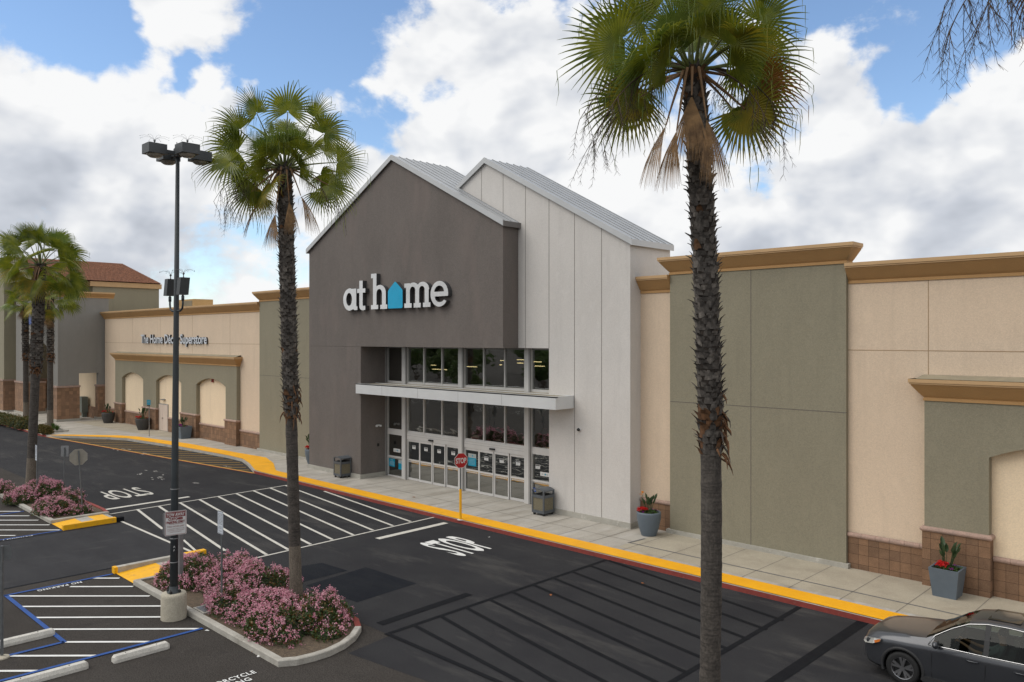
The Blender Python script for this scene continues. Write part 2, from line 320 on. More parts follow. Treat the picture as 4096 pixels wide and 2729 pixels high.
glassc = glass('car_glass', (.34,.39,.37), .8, 0, 0, 1.35)

# ------------------------------------------------------------ mesh builder
OFF = {}
class MB:
    def __init__(s): s.v = []; s.f = []; s.m = []; s.mats = []
    def mi(s, m):
        if m not in s.mats: s.mats.append(m)
        return s.mats.index(m)
    def add(s, vs, fs, m):
        o = len(s.v); s.v += [tuple(p) for p in vs]; k = s.mi(m)
        for f in fs: s.f.append(tuple(o+i for i in f)); s.m.append(k)
        return s
    def box(s, x0, x1, y0, y1, z0, z1, m, skip=''):
        vs = [(x, y, z) for z in (z0, z1) for y in (y0, y1) for x in (x0, x1)]
        fs = {'b': (0,2,3,1), 't': (4,5,7,6), 'f': (0,1,5,4), 'k': (2,6,7,3), 'l': (0,4,6,2), 'r': (1,3,7,5)}
        return s.add(vs, [f for k, f in fs.items() if k not in skip], m)
    def quad(s, a, b, c, d, m): return s.add([a, b, c, d], [(0,1,2,3)], m)
    def poly(s, pts, m): return s.add(pts, [tuple(range(len(pts)))], m)
    def prism(s, pts, z0, z1, m, top=None, bottom=False):   # pts 2D ccw
        n = len(pts); vs = [(p[0], p[1], z0) for p in pts]+[(p[0], p[1], z1) for p in pts]
        s.add(vs, [(i, (i+1)%n, (i+1)%n+n, i+n) for i in range(n)], m)
        s.add(vs[n:], [tuple(range(n))], top or m)
        if bottom: s.add(vs[:n], [tuple(range(n-1, -1, -1))], m)
        return s
    def tube(s, path, rad, m, seg=8, caps=True):
        path = [Vector(p) for p in path]; n = len(path); rad = rad if isinstance(rad, (list, tuple)) else [rad]*n
        vs = []; prev = None
        for i, p in enumerate(path):
            t = (path[min(i+1, n-1)]-path[max(i-1, 0)]).normalized()
            if prev is None: a = t.cross(Vector((0,0,1)) if abs(t.z) < .9 else Vector((1,0,0))).normalized()
            else: a = (prev-t*prev.dot(t)).normalized()
            prev = a; b = t.cross(a)
            for k in range(seg):
                th = 2*math.pi*k/seg; vs.append(p+(a*math.cos(th)+b*math.sin(th))*rad[i])
        fs = [(i*seg+k, i*seg+(k+1)%seg, (i+1)*seg+(k+1)%seg, (i+1)*seg+k) for i in range(n-1) for k in range(seg)]
        if caps: fs += [tuple(range(seg-1, -1, -1)), tuple(range((n-1)*seg, n*seg))]
        return s.add(vs, fs, m)
    def lathe(s, c, prof, m, seg=24):                 # prof [(r, z)]
        vs = [(c[0]+r*math.cos(2*math.pi*k/seg), c[1]+r*math.sin(2*math.pi*k/seg), c[2]+z) for r, z in prof for k in range(seg)]
        n = len(prof)
        return s.add(vs, [(i*seg+k, i*seg+(k+1)%seg, (i+1)*seg+(k+1)%seg, (i+1)*seg+k) for i in range(n-1) for k in range(seg)], m)
    def build(s, name, parent=None, smooth=False, local=False):
        me = bpy.data.meshes.new(name); off = Vector((0,0,0))
        if parent is not None and not local: off = OFF.get(parent.name, Vector((0,0,0)))
        a = np.array(s.v, dtype=np.float64).reshape(-1, 3)-np.array(off)
        me.from_pydata(a.tolist(), [], s.f)
        for m in s.mats: me.materials.append(m)
        me.polygons.foreach_set('material_index', s.m)
        if smooth: me.polygons.foreach_set('use_smooth', [True]*len(s.f))
        me.update()
        uvl = me.uv_layers.new(name='UVMap')
        if len(s.f) < 4000:
            for p in me.polygons:
                nn = p.normal; ax = max(range(3), key=lambda i: abs(nn[i]))
                for li in p.loop_indices:
                    q = Vector(s.v[me.loops[li].vertex_index])
                    uvl.data[li].uv = (q.x, q.z) if ax == 1 else ((q.y, q.z) if ax == 0 else (q.x, q.y))
        ob = bpy.data.objects.new(name, me); C.objects.link(ob)
        if parent is not None: ob.parent = parent; OFF[ob.name] = off
        else: OFF[ob.name] = Vector((0,0,0))
        return ob
def tag(o, label=None, cat=None, group=None, kind=None):
    if label: o['label'] = label
    if cat: o['category'] = cat
    if group: o['group'] = group
    if kind: o['kind'] = kind
    return o
def thing(name, loc, label, cat, group=None):
    o = bpy.data.objects.new(name, None); C.objects.link(o); o.location = loc; o.empty_display_size = .3
    OFF[o.name] = Vector(loc); return tag(o, label, cat, group)
def struct(name, mb, smooth=False): return tag(mb.build(name, None, smooth), kind='structure')
def copy_tree(o, parent=None):
    c = o.copy(); C.objects.link(c); c.parent = parent; OFF[c.name] = OFF.get(o.name, Vector())
    for ch in [x for x in bpy.data.objects if x.parent == o]: copy_tree(ch, c)
    return c
def place(o, loc, rz=0, s=1):
    o.location = loc; o.rotation_euler = (0, 0, rz); o.scale = (s,)*3; return o

# ------------------------------------------------------------ 2D shapes -> solid slabs
def inside(p, poly):
    x, y = p; c = False; j = len(poly)-1
    for i in range(len(poly)):
        xi, yi = poly[i]; xj, yj = poly[j]
        if (yi > y) != (yj > y) and x < (xj-xi)*(y-yi)/(yj-yi)+xi: c = not c
        j = i
    return c
def shape(add, sub=()):
    """union of 'add' minus 'sub' -> (verts2d, tris, boundary edges)"""
    pts, edges = [], []
    for poly in list(add)+list(sub):
        o = len(pts); pts += [Vector(p) for p in poly]; edges += [(o+i, o+(i+1)%len(poly)) for i in range(len(poly))]
    vo, eo, fo, *_ = delaunay_2d_cdt(pts, edges, [], 0, 1e-5)
    tris = []
    for f in fo:
        c = (sum(vo[i].x for i in f)/len(f), sum(vo[i].y for i in f)/len(f))
        if any(inside(c, p) for p in add) and not any(inside(c, p) for p in sub): tris.append(tuple(f))
    cnt = {}
    for f in tris:
        for i in range(len(f)):
            a, b = f[i], f[(i+1)%len(f)]; cnt[(a, b)] = 1
    bd = [(a, b) for (a, b) in cnt if (b, a) not in cnt]
    return [(v.x, v.y) for v in vo], tris, bd
def slab(mb, sh, fmap, d0, d1, mface, mside, back=False):
    """fmap(u,v,d)->xyz; face at d1 is the front"""
    vs, tris, bd = sh; n = len(vs)
    P1 = [fmap(u, v, d1) for u, v in vs]; P0 = [fmap(u, v, d0) for u, v in vs]
    mb.add(P1, tris, mface); mb.add(P0+P1, [(a, b, b+n, a+n) for a, b in bd], mside)
    if back: mb.add(P0, [t[::-1] for t in tris], mside)
def ell(cx, cy, ax, ay, a0=0, a1=360, n=24):
    full = abs(a1-a0) >= 360
    return [(cx+ax*math.cos(R(a0+(a1-a0)*i/n)), cy+ay*math.sin(R(a0+(a1-a0)*i/n))) for i in range(n if full else n+1)]
def rect(x0, x1, y0, y1): return [(x0, y0), (x1, y0), (x1, y1), (x0, y1)]
def rrect(x0, x1, y0, y1, r, n=4):
    out = []
    for (cx, cy, a) in ((x1-r, y0+r, -90), (x1-r, y1-r, 0), (x0+r, y1-r, 90), (x0+r, y0+r, 180)):
        out += [(cx+r*math.cos(R(a+90*i/n)), cy+r*math.sin(R(a+90*i/n))) for i in range(n+1)]
    return out
_tc = {}
def text2d(s, bold=0.0, space=1.0):
    """filled outline of a text as 2D (verts, faces), height of capitals about .73"""
    key = (s, bold, space)
    if key in _tc: return _tc[key]
    cu = bpy.data.curves.new('t', 'FONT'); cu.body = s; cu.size = 1; cu.offset = bold; cu.space_character = space; cu.resolution_u = 3; cu.fill_mode = 'FRONT'
    o = bpy.data.objects.new('t', cu); C.objects.link(o); dg = bpy.context.evaluated_depsgraph_get(); dg.update()
    me = bpy.data.meshes.new_from_object(o.evaluated_get(dg))
    vs = [(v.co.x, v.co.y) for v in me.vertices]; fs = [tuple(p.vertices) for p in me.polygons]
    nz = [p.normal.z for p in me.polygons]; fs = [f if z > 0 else f[::-1] for f, z in zip(fs, nz)]
    bpy.data.objects.remove(o); bpy.data.curves.remove(cu); bpy.data.meshes.remove(me)
    _tc[key] = (vs, fs); return vs, fs
def text_on(mb, s, org, du, dv, w=None, h=None, m=None, bold=0.0, center=True, space=1.0):
    """lay text: org = left-bottom (or centre-bottom) point, du/dv unit vectors, w,h total width and cap height in metres"""
    vs, fs = text2d(s, bold, space)
    if not vs: return
    x0 = min(v[0] for v in vs); x1 = max(v[0] for v in vs); y1 = .73
    sx = (w/(x1-x0)) if w else h/y1; sy = h/y1 if h else sx
    org = Vector(org); du = Vector(du); dv = Vector(dv); cx = (x0+x1)/2 if center else x0
    mb.add([org+du*((u-cx)*sx)+dv*(v*sy) for u, v in vs], fs, m)

# ============================================================ GROUND
m = MB(); m.quad((-900,-900,-.004), (900,-900,-.004), (900,900,-.004), (-900,900,-.004), asph); struct('parking_lot', m)
m = MB(); m.quad((-120,12.42,0), (-16.5,12.42,0), (-16.5,21.95,0), (-120,21.95,0), road)
m.poly([(-16.5,12.42,0), (-16.3,11.0,0), (-13.6,11.35,0), (40,11.35,0), (40,21.95,0), (-16.5,21.95,0)], road)
m.quad((-120,-40,-.0), (-44.5,-40,0), (-44.5,9.0,0), (-120,9.0,0), asph); struct('road', m)
m = MB(); m.quad((-34.6,-30,.0), (-28.0,-30,.0), (-28.0,12.40,.0), (-34.6,12.40,.0), lane)
for X in (-34.62, -27.98): m.quad((X-.06,-30,.004), (X+.06,-30,.004), (X+.05,12.3,.004), (X-.05,12.3,.004), patch)
struct('road', m)
m = MB(); m.poly([(-69.2,18.75,.004), (-41.6,21.93,.004), (-44.6,23.05,.004), (-46.4,23.6,.004), (-48.3,23.65,.004), (-55.6,23.2,.004), (-62.1,22.4,.004), (-64.0,21.6,.004), (-68.0,19.1,.004)], bay)
struct('loading_bay', m)
m = MB(); m.quad((-21.7,13.1,.004), (-19.25,13.3,.004), (-19.4,15.62,.004), (-22.0,15.55,.004), patch); m.quad((-23.9,12.8,.006),(-22.05,12.75,.006),(-22.1,14.9,.006),(-23.5,14.8,.006), patch)
struct('road', m)

def stripe(mb, a, b, wd, mm, z=.008):
    a = Vector((a[0], a[1], z)); b = Vector((b[0], b[1], z)); t = (b-a).normalized(); n = Vector((-t.y, t.x, 0))*wd/2
    k = max(1, int((b-a).length/1.5))
    for i in range(k):
        p = a.lerp(b, i/k); q = a.lerp(b, (i+1)/k); mb.quad(p-n, q-n, q+n, p+n, mm)
cw = MB()
stripe(cw, (-36.6,12.4), (-37.22,21.35), .10, whitep); stripe(cw, (-25.65,13.4), (-26.05,21.9), .10, whitep)
for a, b in [((-36.74,13.65),(-32.2,12.95)), ((-36.77,14.6),(-27.3,13.2)), ((-36.85,15.6),(-25.75,13.98)), ((-36.9,16.55),(-25.8,14.86)), ((-36.95,17.5),(-25.87,15.82)),
             ((-37.0,18.45),(-25.9,16.78)), ((-37.08,19.4),(-25.93,17.74)), ((-37.16,20.35),(-26.0,18.72)), ((-37.2,21.25),(-26.05,19.74)), ((-34.4,21.8),(-26.1,20.7))]: stripe(cw, a, b, .12, whitep, .012)
stripe(cw, (-34.95,12.3), (-27.9,12.3), .11, whitep); stripe(cw, (-29.9,12.8), (-27.9,12.42), .09, whitep, .016)
struct('crosswalk', cw)
sb = MB(); stripe(sb, (-37.72,12.65), (-37.88,16.5), .26, whitep); stripe(sb, (-24.8,18.05), (-24.9,21.6), .28, whitep); struct('stop_line', sb)
st = MB()
text_on(st, 'STOP', (-20.72,19.5,.010), (0,1,0), (-1,0,0), 1.70, 2.48, whitef, .02)
text_on(st, 'STOP', (-42.2,14.63,.010), (0,-1,0), (1,0,0), 2.05, 2.6, whitep, .01)
rr_ = random.Random(12)
for (x0, y0, x1, y1, nn_) in [(595,1900,700,1925,9),(770,1928,800,1933,4),(545,1893,575,1900,3),(450,1795,520,1802,8),(545,1812,590,1818,6),(890,1862,915,1868,3),(560,1880,700,1900,4)]:
    for k in range(nn_):
        p = G(rr_.uniform(x0,x1), rr_.uniform(y0,y1)); stripe(st, (p.x, p.y), (p.x+rr_.uniform(.12,.5), p.y+rr_.uniform(-.12,.12)), rr_.uniform(.05,.12), fadep, .010)
struct('road_lettering', st)
bk = MB(); stripe(bk, (-16.62,12.35), (-16.78,21.85), .15, blackp); stripe(bk, (-9.72,12.4), (-9.9,21.85), .15, blackp); stripe(bk, (-17.35,12.7), (-17.48,16.08), .30, blackp); stripe(bk, (-8.15,16.5), (-8.15,21.9), .3, blackp)
for i in range(10):
    y = 21.85-.95*i-.0; stripe(bk, (-16.7, y), (-9.75, y-1.35 if y-1.35 > 12.3 else max(12.45, y-1.35)), .13, blackp, .012)
stripe(bk, (-16.6,12.42), (-9.7,12.4), .13, blackp, .016)
struct('blacked_out_crosswalk', bk)
yb = MB(); X0 = -69.2
def bay_front(x): return 18.75+(x+69.2)*(21.93-18.75)/(69.2-41.6)
curve = [(-68.0,19.0),(-64.0,21.5),(-62.1,22.3),(-55.6,23.1),(-48.35,23.55),(-46.4,23.5),(-44.6,22.95),(-42.0,22.0)]
def bay_back(x):
    for (a, b), (c, d) in zip(curve, curve[1:]):
        if a <= x <= c: return b+(d-b)*(x-a)/(c-a)
    return None
for i in range(18):                                 # 45 degree hatches from the front line to the kerb
    x0 = -67.6+i*1.5; p = (x0, bay_front(x0)+.1); q = p
    for k in range(1, 80):
        xx = x0+k*.1; yy = p[1]+k*.098; bb = bay_back(xx)
        if bb is None or yy > bb-.08: break
        q = (xx, yy)
    if q[0]-p[0] > .3: stripe(yb, p, q, .075, yellp)
stripe(yb, (-69.0,18.83), (-41.7,21.98), .12, yellp, .012); stripe(yb, (-69.0,18.70), (-41.8,21.84), .12, redp, .016)
struct('bay_marking', yb)
bl = MB()
for a, b in [((-27.22,6.3),(-27.22,9.35)), ((-27.24,6.35),(-21.96,6.40)), ((-22.0,6.4),(-22.02,5.16)), ((-20.42,9.25),(-20.52,4.6)), ((-20.52,4.6),(-20.6,1.5)),
             ((-34.86,10.05),(-34.86,4.0)), ((-39.8,6.4),(-39.9,10.0))]: stripe(bl, a, b, .115, bluep, .016)
wh = [((-27.22,8.74),(-26.6,9.34)), ((-26.78,7.96),(-25.41,9.32)), ((-27.13,6.38),(-24.12,9.32)), ((-25.8,6.39),(-22.93,9.25)), ((-24.52,6.39),(-22.06,8.86)), ((-23.24,6.42),(-20.44,9.2)),
      ((-21.98,6.43),(-20.45,7.95)), ((-22.01,5.18),(-20.49,6.69)), ((-21.4,4.56),(-20.53,5.43))]
for a, b in wh: stripe(bl, a, b, .10, whitef)
R2 = lambda a, b, z=0: G(a/2.119, 1480+b/2.119, z)
for (a, b, c, d) in [(-90,1200,170,1200),(-90,1238,248,1238),(-90,1275,325,1275),(-90,1315,420,1315),(-90,1358,505,1358),(-90,1405,130,1405)]:
    p, q = R2(a, b), R2(c, d); stripe(bl, p, q, .10, whitef)
text_on(bl, 'NO PARKING', (-27.12,7.75,.012), (0,-1,0), (1,0,0), 1.22, .19, whitef, .02, space=1.15)
p = R2(285,1405); text_on(bl, 'NO PARKING', (p.x+.02, p.y-.75, .012), (0,1,0), (-1,0,0), 1.45, .2, whitef, .02, space=1.15)
text_on(bl, 'MOTORCYCLE', (-16.83,8.20,.012), (0,1,0), (-1,0,0), 1.38, .19, whitef, .02, space=1.15)
text_on(bl, 'PARKING', (-16.55,8.15,.012), (0,1,0), (-1,0,0), .98, .19, whitef, .02, space=1.15)
struct('parking_marking', bl)
ms = MB(); rg = random.Random(4)
for k in range(26):                                 # parking rows of the far side of the lot (seen in the glass)
    for yy in (-6, -24, -30): stripe(ms, (-90+k*5.4, yy), (-90+k*5.4, yy-5.2), .1, whitef)
struct('parking_marking', ms)

# pavement
m = MB(); S = .15
front = [(-120,18.62), (-69.35,18.62), (-68.9,18.78)]+curve+[(-41.7,21.92), (40,21.92)]
pts = front+[(40,27.5), (-120,27.5)]
sh = shape([pts]); k = m.mi(conc)
m.add([(u, v, S) for u, v in sh[0]], sh[1], conc)
for a, b in zip(front, front[1:]): m.quad((*a, 0), (*b, 0), (*b, S), (*a, S), kerbc if (-69 < a[0] < -42) else redp)
m.quad((-17.2,23.05,S+.004), (40,23.05,S+.004), (40,26.6,S+.004), (-17.2,26.6,S+.004), conc2)
m.quad((-78,22.0,S+.004), (-66,24.6,S+.004), (-60,24.9,S+.004), (-60,26.2,S+.004), conc2) if 0 else m.poly([(-78,23.4,S+.004), (-66,24.0,S+.004), (-60,24.9,S+.004), (-60,26.2,S+.004), (-78,26.2,S+.004)], conc2)
for i in range(34):
    X = -52+1.53*i
    if X > 12: break
    y0 = 22.85 if X > -41 else (25.0 if X > -47 else 24.9)
    m.quad((X-.012,y0,S+.008), (X+.012,y0,S+.008), (X+.012,26.2,S+.008), (X-.012,26.2,S+.008), jointm)
m.quad((-17.3,23.78,S+.008), (12,23.78,S+.008), (12,23.86,S+.008), (-17.3,23.86,S+.008), caulk)
m.quad((-17.28,23.8,S+.012), (-17.18,23.8,S+.012), (-17.1,24.7,S+.012), (-17.2,24.7,S+.012), caulk)
m.quad((-34,24.05,S+.008), (-17.2,24.05,S+.008), (-17.2,24.07,S+.008), (-34,24.07,S+.008), jointm)
for i in range(14): X = -77+i*2.2; m.quad((X-.012,23.0 if X > -63 else 21.5,S+.008), (X+.012,23.0 if X > -63 else 21.5,S+.008), (X+.012,26.2,S+.008), (X-.012,26.2,S+.008), jointm)
m.quad((-120,18.62,S+.001), (-75.8,18.62,S+.001), (-75.8,18.8,S+.001), (-120,18.8,S+.001), kerbc)
struct('sidewalk', m)
m = MB()                                             # tactile strip, follows the kerb
inner = [(-68.5,18.9),(-67.9,19.15),(-64.0,21.58),(-62.1,22.38),(-55.6,23.18),(-48.35,23.63),(-46.4,23.58),(-44.5,23.03),(-42.0,22.08),(-41.0,21.98),(-10,21.98),(-5.2,21.98),(40,21.98)]
outer = [(-68.45,19.0),(-68.1,19.7),(-64.4,22.6),(-62.7,23.3),(-55.75,24.3),(-49.1,24.6),(-45.85,24.85),(-43.5,24.05),(-41.0,22.82),(-40.5,22.78),(-10,22.78),(-5.2,22.78),(40,22.78)]
for i in range(len(inner)-1):
    m.quad((*inner[i], S+.02), (*inner[i+1], S+.02), (*outer[i+1], S+.02), (*outer[i], S+.02), tact)
struct('tactile_paving', m)

# islands
def offset(poly, d):
    out = []; n = len(poly)
    for i in range(n):
        a, b, c = Vector(poly[i-1]), Vector(poly[i]), Vector(poly[(i+1)%n])
        n1_ = Vector((-(b-a).y, (b-a).x)).normalized(); n2_ = Vector((-(c-b).y, (c-b).x)).normalized(); nn = (n1_+n2_).normalized()
        out.append(tuple(b+nn*d/max(.5, nn.dot(n1_))))
    return out
def island(outer, red=lambda p: False, h=.15):
    inn = offset(outer, .16); mk = MB(); n = len(outer)
    for i in range(n):
        j = (i+1)%n; a, b, c, d = outer[i], outer[j], inn[j], inn[i]; mm = redp if red(((a[0]+b[0])/2, (a[1]+b[1])/2)) else kerbc
        ch = .02
        ao, bo = Vector(a)+(Vector(d)-Vector(a))*.12, Vector(b)+(Vector(c)-Vector(b))*.12
        mk.quad((*a, -.004), (*b, -.004), (*b, h-ch), (*a, h-ch), mm); mk.quad((*a, h-ch), (*b, h-ch), (*bo, h), (*ao, h), mm)
        mk.quad((*ao, h), (*bo, h), (*c, h), (*d, h), mm); mk.quad((*d, h), (*c, h), (*c, .05), (*d, .05), mm)
    struct('kerb', mk)
    ms_ = MB(); s2 = shape([inn]); rr = random.Random(1)
    ms_.add([(u, v, .10+rr.random()*.02) for u, v in s2[0]], s2[1], soil); struct('planting_bed', ms_)
isl1 = [(-25.62,9.4),(-22.3,9.4),(-19.2,9.4),(-16.78,9.4),(-16.55,9.75),(-16.46,10.2),(-16.46,10.6),(-16.58,11.1),(-16.85,11.6),(-17.25,12.05),(-17.8,12.35),(-18.7,12.42),(-22,12.42),(-25.62,12.42)]
island(isl1, lambda p: p[1] > 11.95)
isl2 = [(-52,10.1),(-50,10.1),(-43,10.1),(-38.2,10.1),(-36.45,10.1),(-36.45,12.38),(-37.4,12.5),(-41,12.5),(-43.6,12.45),(-45.0,12.1),(-46.0,11.3),(-46.9,10.9),(-52,10.9)]
island(isl2, lambda p: p[1] > 12.4 and p[0] > -43)
isl3 = [(-9.0,9.4),(12,9.4),(12,12.42),(-8.0,12.42),(-8.8,12.1),(-9.2,11.2),(-9.2,10.2)]
island(isl3, lambda p: p[1] > 12.3)
island([(-100,18.75),(-75.7,18.75),(-75.9,20.0),(-78,21.6),(-100,21.6)], h=.28); island([(-73.4,18.75),(-70.6,18.75),(-70.1,19.2),(-70.25,20.8),(-73.4,20.8)], h=.28)
m = MB()
m.quad((-27.2,9.44,.012), (-25.64,9.44,.012), (-25.64,10.7,.10), (-27.2,10.7,.10), yellramp)
m.quad((-27.2,10.7,.10), (-25.64,10.7,.10), (-25.64,12.3,.06), (-27.2,12.3,.06), kerbc)
m.box(-27.42, -27.2, 9.4, 12.45, 0, .2, kerbc); m.box(-27.425, -27.195, 9.395, 9.5, 0, .205, yellramp); m.box(-27.425, -27.19, 11.75, 12.455, 0, .205, yellramp)
m.quad((-36.43,10.12,.012), (-35.0,10.12,.012), (-35.0,11.0,.08), (-36.43,11.0,.08), yellramp); m.quad((-36.43,11.0,.08), (-35.0,11.0,.08), (-35.0,11.5,.08), (-36.43,11.5,.08), kerbc)
m.quad((-36.43,11.5,.08), (-35.0,11.5,.08), (-35.0,12.1,.08), (-36.43,12.1,.08), yellramp); m.quad((-36.43,12.1,.08), (-35.0,12.1,.08), (-35.0,12.3,.05), (-36.43,12.3,.05), kerbc)
m.box(-35.0, -34.8, 10.1, 12.1, 0, .2, yellramp); m.box(-35.01, -34.79, 12.1, 12.4, 0, .18, blackp)
m.quad((-75.6,18.7,S+.01), (-73.5,18.7,S+.01), (-73.5,19.5,S+.01), (-75.6,19.5,S+.01), yellp)
struct('kerb_ramp', m)
mbx = MB(); mbx.box(-21.75, -21.1, 9.58, 10.15, .05, .16, kerbc); mbx.box(-21.68,-21.17,9.64,10.09,.155,.172,galv); tag(mbx.build('utility_lid'), 'concrete utility box lid in the planting bed beside the lamp pedestal', 'utility lid')

# wheel stops
def wheel_stop(cx, cy, ln, label):
    o = thing('wheel_stop', (cx, cy, 0), label, 'wheel stop', 'concrete wheel stops in the parking stalls')
    mb = MB(); prof = [(-.12,0),(-.118,.07),(-.075,.155),(.075,.155),(.118,.07),(.12,0)]
    ys = [-ln/2, -ln/2+.05, ln/2-.05, ln/2]; sc2 = [.75, 1, 1, .75]
    vs = [(p[0]*s, y, p[1]*(s if s < 1 else 1)) for y, s in zip(ys, sc2) for p in prof]; n = 6
    fs = [(i*n+k, (i+1)*n+k, (i+1)*n+k+1, i*n+k+1) for i in range(3) for k in range(n-1)]+[(0,1,2,3,4,5), tuple(range(23,17,-1))]
    mb.add(vs, fs, stopc); mb.build('bar', o, local=True)
    for y in (-ln*.28, ln*.28): pn = MB(); pn.lathe((0, y, .155), [(.012,0),(.012,.012),(0,.012)], black, 8); pn.build('anchor_pin', o, local=True)
wheel_stop(-19.8, 7.45, 1.3, 'pale concrete wheel stop closest to the round lamp pedestal')
wheel_stop(-19.95, 5.42, 1.75, 'concrete wheel stop at the bottom left, below the long blue line')
wheel_stop(-22.8, 5.55, 1.7, 'concrete wheel stop beside the thick blue line and the grey post')

# ============================================================ STORE
Yg, Yw, Yc, Yo, Ya = 24.65, 25.62, 26.32, 26.15, 26.05
store = thing('store_building', (-30, 26.3, 0), 'long cream and olive store with a dark grey gabled entrance beside a pale grey gable', 'store')
def P_(mb, name, **k): return mb.build(name, store, **k)
def roofz(x, xp, zp, xe, ze): return zp+(ze-zp)*abs(x-xp)/abs(xe-xp)
# dark grey gable block
m = MB()
wl, wr, wp, ze, zp = -40.47, -24.61, -32.53, 12.75, 16.83
m.poly([(wl,Yg,7.22),(wr,Yg,7.22),(wr,Yg,ze),(wp,Yg,zp),(wl,Yg,ze)], grey)
m.quad((wr,Yg,7.22),(wr,28.3,7.22),(wr,28.3,ze),(wr,Yg,ze), grey); m.quad((wl,28.3,7.22),(wl,Yg,7.22),(wl,Yg,ze),(wl,28.3,ze), grey)
m.quad((wl,28.3,7.22),(wr,28.3,7.22),(wr,Yg,7.22),(wl,Yg,7.22), grey)
m.poly([(wr,28.3,7.22),(wl,28.3,7.22),(wl,28.3,ze),(wp,28.3,zp),(wr,28.3,ze)], grey)
m.box(wl, -35.35, Yg, 28.0, .36, 7.20, grey); m.box(wl, -35.35, Yg+.01, 28, 7.19, 7.225, grout)
P_(m, 'wall')['label'] = 'dark grey stucco gable wall over the entrance'
m = MB(); m.box(wl-.05, -35.30, Yg-.06, 26.45, S-.05, .37, basec); P_(m, 'wall_base')
# pale gable block
m = MB(); wl2, wr2, wp2, ze2, zp2 = -34.9, -18.49, -26.7, 11.5, 15.92
zl = 11.3
sh = shape([[(wl2,zl),(-22.77,7.22),(-22.77,.36),(wr2,.36),(wr2,ze2),(wp2,zp2),(wl2,ze2)], rect(wl2,-22.7,7.22,11.4)])
sh = shape([[(wl2,7.22),(-22.77,7.22),(-22.77,.36),(wr2,.36),(wr2,ze2),(wp2,zp2),(wl2,ze2)]])
slab(m, sh, lambda u, v, d: (u, d, v), 28.45, Yw, white, white)
for X in (-27.01,-25.57,-24.17,-22.77,-21.34,-19.91):
    z0 = 7.22 if X < -22.8 else (.36 if X > -22.7 else 7.22); z1 = roofz(X, wp2, zp2, wr2, ze2)
    m.box(X-.011, X+.011, Yw-.004, Yw+.01, z0, z1-.1, grout)
P_(m, 'wall')['label'] = 'pale grey stucco wall with thin vertical joints'
m = MB(); m.box(-22.75, wr2+.06, Yw-.07, 26.4, S-.05, .37, basec); P_(m, 'wall_base')
def gable_roof(xl, xr, xp, zl_, zp_, y0, y1, ov=.12):
    mb = MB(); th = .10
    for s, xe in ((-1, xl), (1, xr)):
        xe2 = xe+s*ov; ze_ = zl_-(zp_-zl_)*ov/abs(xe-xp)
        a, b = Vector((xp, y0, zp_+.12)), Vector((xe2, y0, ze_+.12)); c, d = Vector((xe2, y1, ze_+.12)), Vector((xp, y1, zp_+.12))
        if s > 0: mb.quad(a, b, c, d, roofm)
        else: mb.quad(d, c, b, a, roofm)
        nrib = int((y1-y0)/.42)
        for i in range(nrib+1):
            y = y0+.03+(y1-y0-.06)*i/nrib
            p, q = Vector((xp, y, zp_+.12)), Vector((xe2, y, ze_+.12)); h = Vector((0, 0, .04)); wv = Vector((0, .015, 0))
            mb.quad(p-wv+h, q-wv+h, q+wv+h, p+wv+h, roofs); mb.quad(p-wv, q-wv, q-wv+h, p-wv+h, roofs); mb.quad(p+wv+h, q+wv+h, q+wv, p+wv, roofs); mb.quad(q-wv, q+wv, q+wv+h, q-wv+h, roofs)
    P_(mb, 'roof')
    tr = MB()
    for s, xe in ((-1, xl), (1, xr)):                # rake boards and eaves
        xe2 = xe+s*ov; ze_ = zl_-(zp_-zl_)*ov/abs(xe-xp)
        for yy0, yy1 in ((y0-.05, y0), (y1, y1+.05)):
            vs = [(xp, yy0, zp_-.10), (xe2, yy0, ze_-.10), (xe2, yy0, ze_+.16), (xp, yy0, zp_+.16)]; vs += [(x, yy1, z) for x, _, z in vs]
            fs = [(0,1,2,3),(7,6,5,4),(3,2,6,7),(1,0,4,5),(1,5,6,2)]
            if s < 0: fs = [f[::-1] for f in fs]
            tr.add(vs, fs, trimm)
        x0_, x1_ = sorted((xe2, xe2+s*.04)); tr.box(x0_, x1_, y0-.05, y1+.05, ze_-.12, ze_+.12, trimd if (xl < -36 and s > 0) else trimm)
    P_(tr, 'roof_trim')
gable_roof(wl, wr, wp, ze, zp, Yg-.08, 28.27)
gable_roof(wl2, wr2, wp2, ze2, zp2, Yw-.08, 28.45)

# flat facade runs
def wall_run(x0, x1, Y, z1, mm, jz=None, jx=(), jm=None, z0=S-.02, depth=.3, ret=True):
    mb = MB(); mb.box(x0, x1, Y, Y+depth, z0, z1, mm)
    if jz: mb.box(x0, x1+(.002 if ret else 0), Y-.004, Y+.05, jz-.012, jz+.012, jm)
    for x, a, b in jx: mb.box(x-.011, x+.011, Y-.0045, Y+.05, a, b, jm)
    return P_(mb, 'wall')
wall_run(-78.6, -49.13, Yc, 9.5, cream, 7.26, [(-65.93,5.8,9.45),(-59.85,5.8,9.45),(-53.7,5.8,9.45),(-71.9,7.27,9.45)], groutc)
wall_run(-18.49, -17.0, Yc, 9.5, cream); wall_run(-10.27, 40, Yc, 9.5, cream, 7.27, [(-7.84,5.8,9.45),(-2.5,5.8,9.45),(3,5.8,9.45)], groutc)
wall_run(-49.13, -40.4, Yo, 10.15, olive, 5.2, [], grout, .28); wall_run(-17.0, -10.27, Yo, 10.15, olive, 5.22, [(-13.63,.3,10.1)], grout, .28)
for a, b in ((-49.3,-40.6),(-17.12,-10.17)): m = MB(); m.box(a, b, Yo-.1, Yo+.2, S-.05, .30, basec); P_(m, 'wall_base')
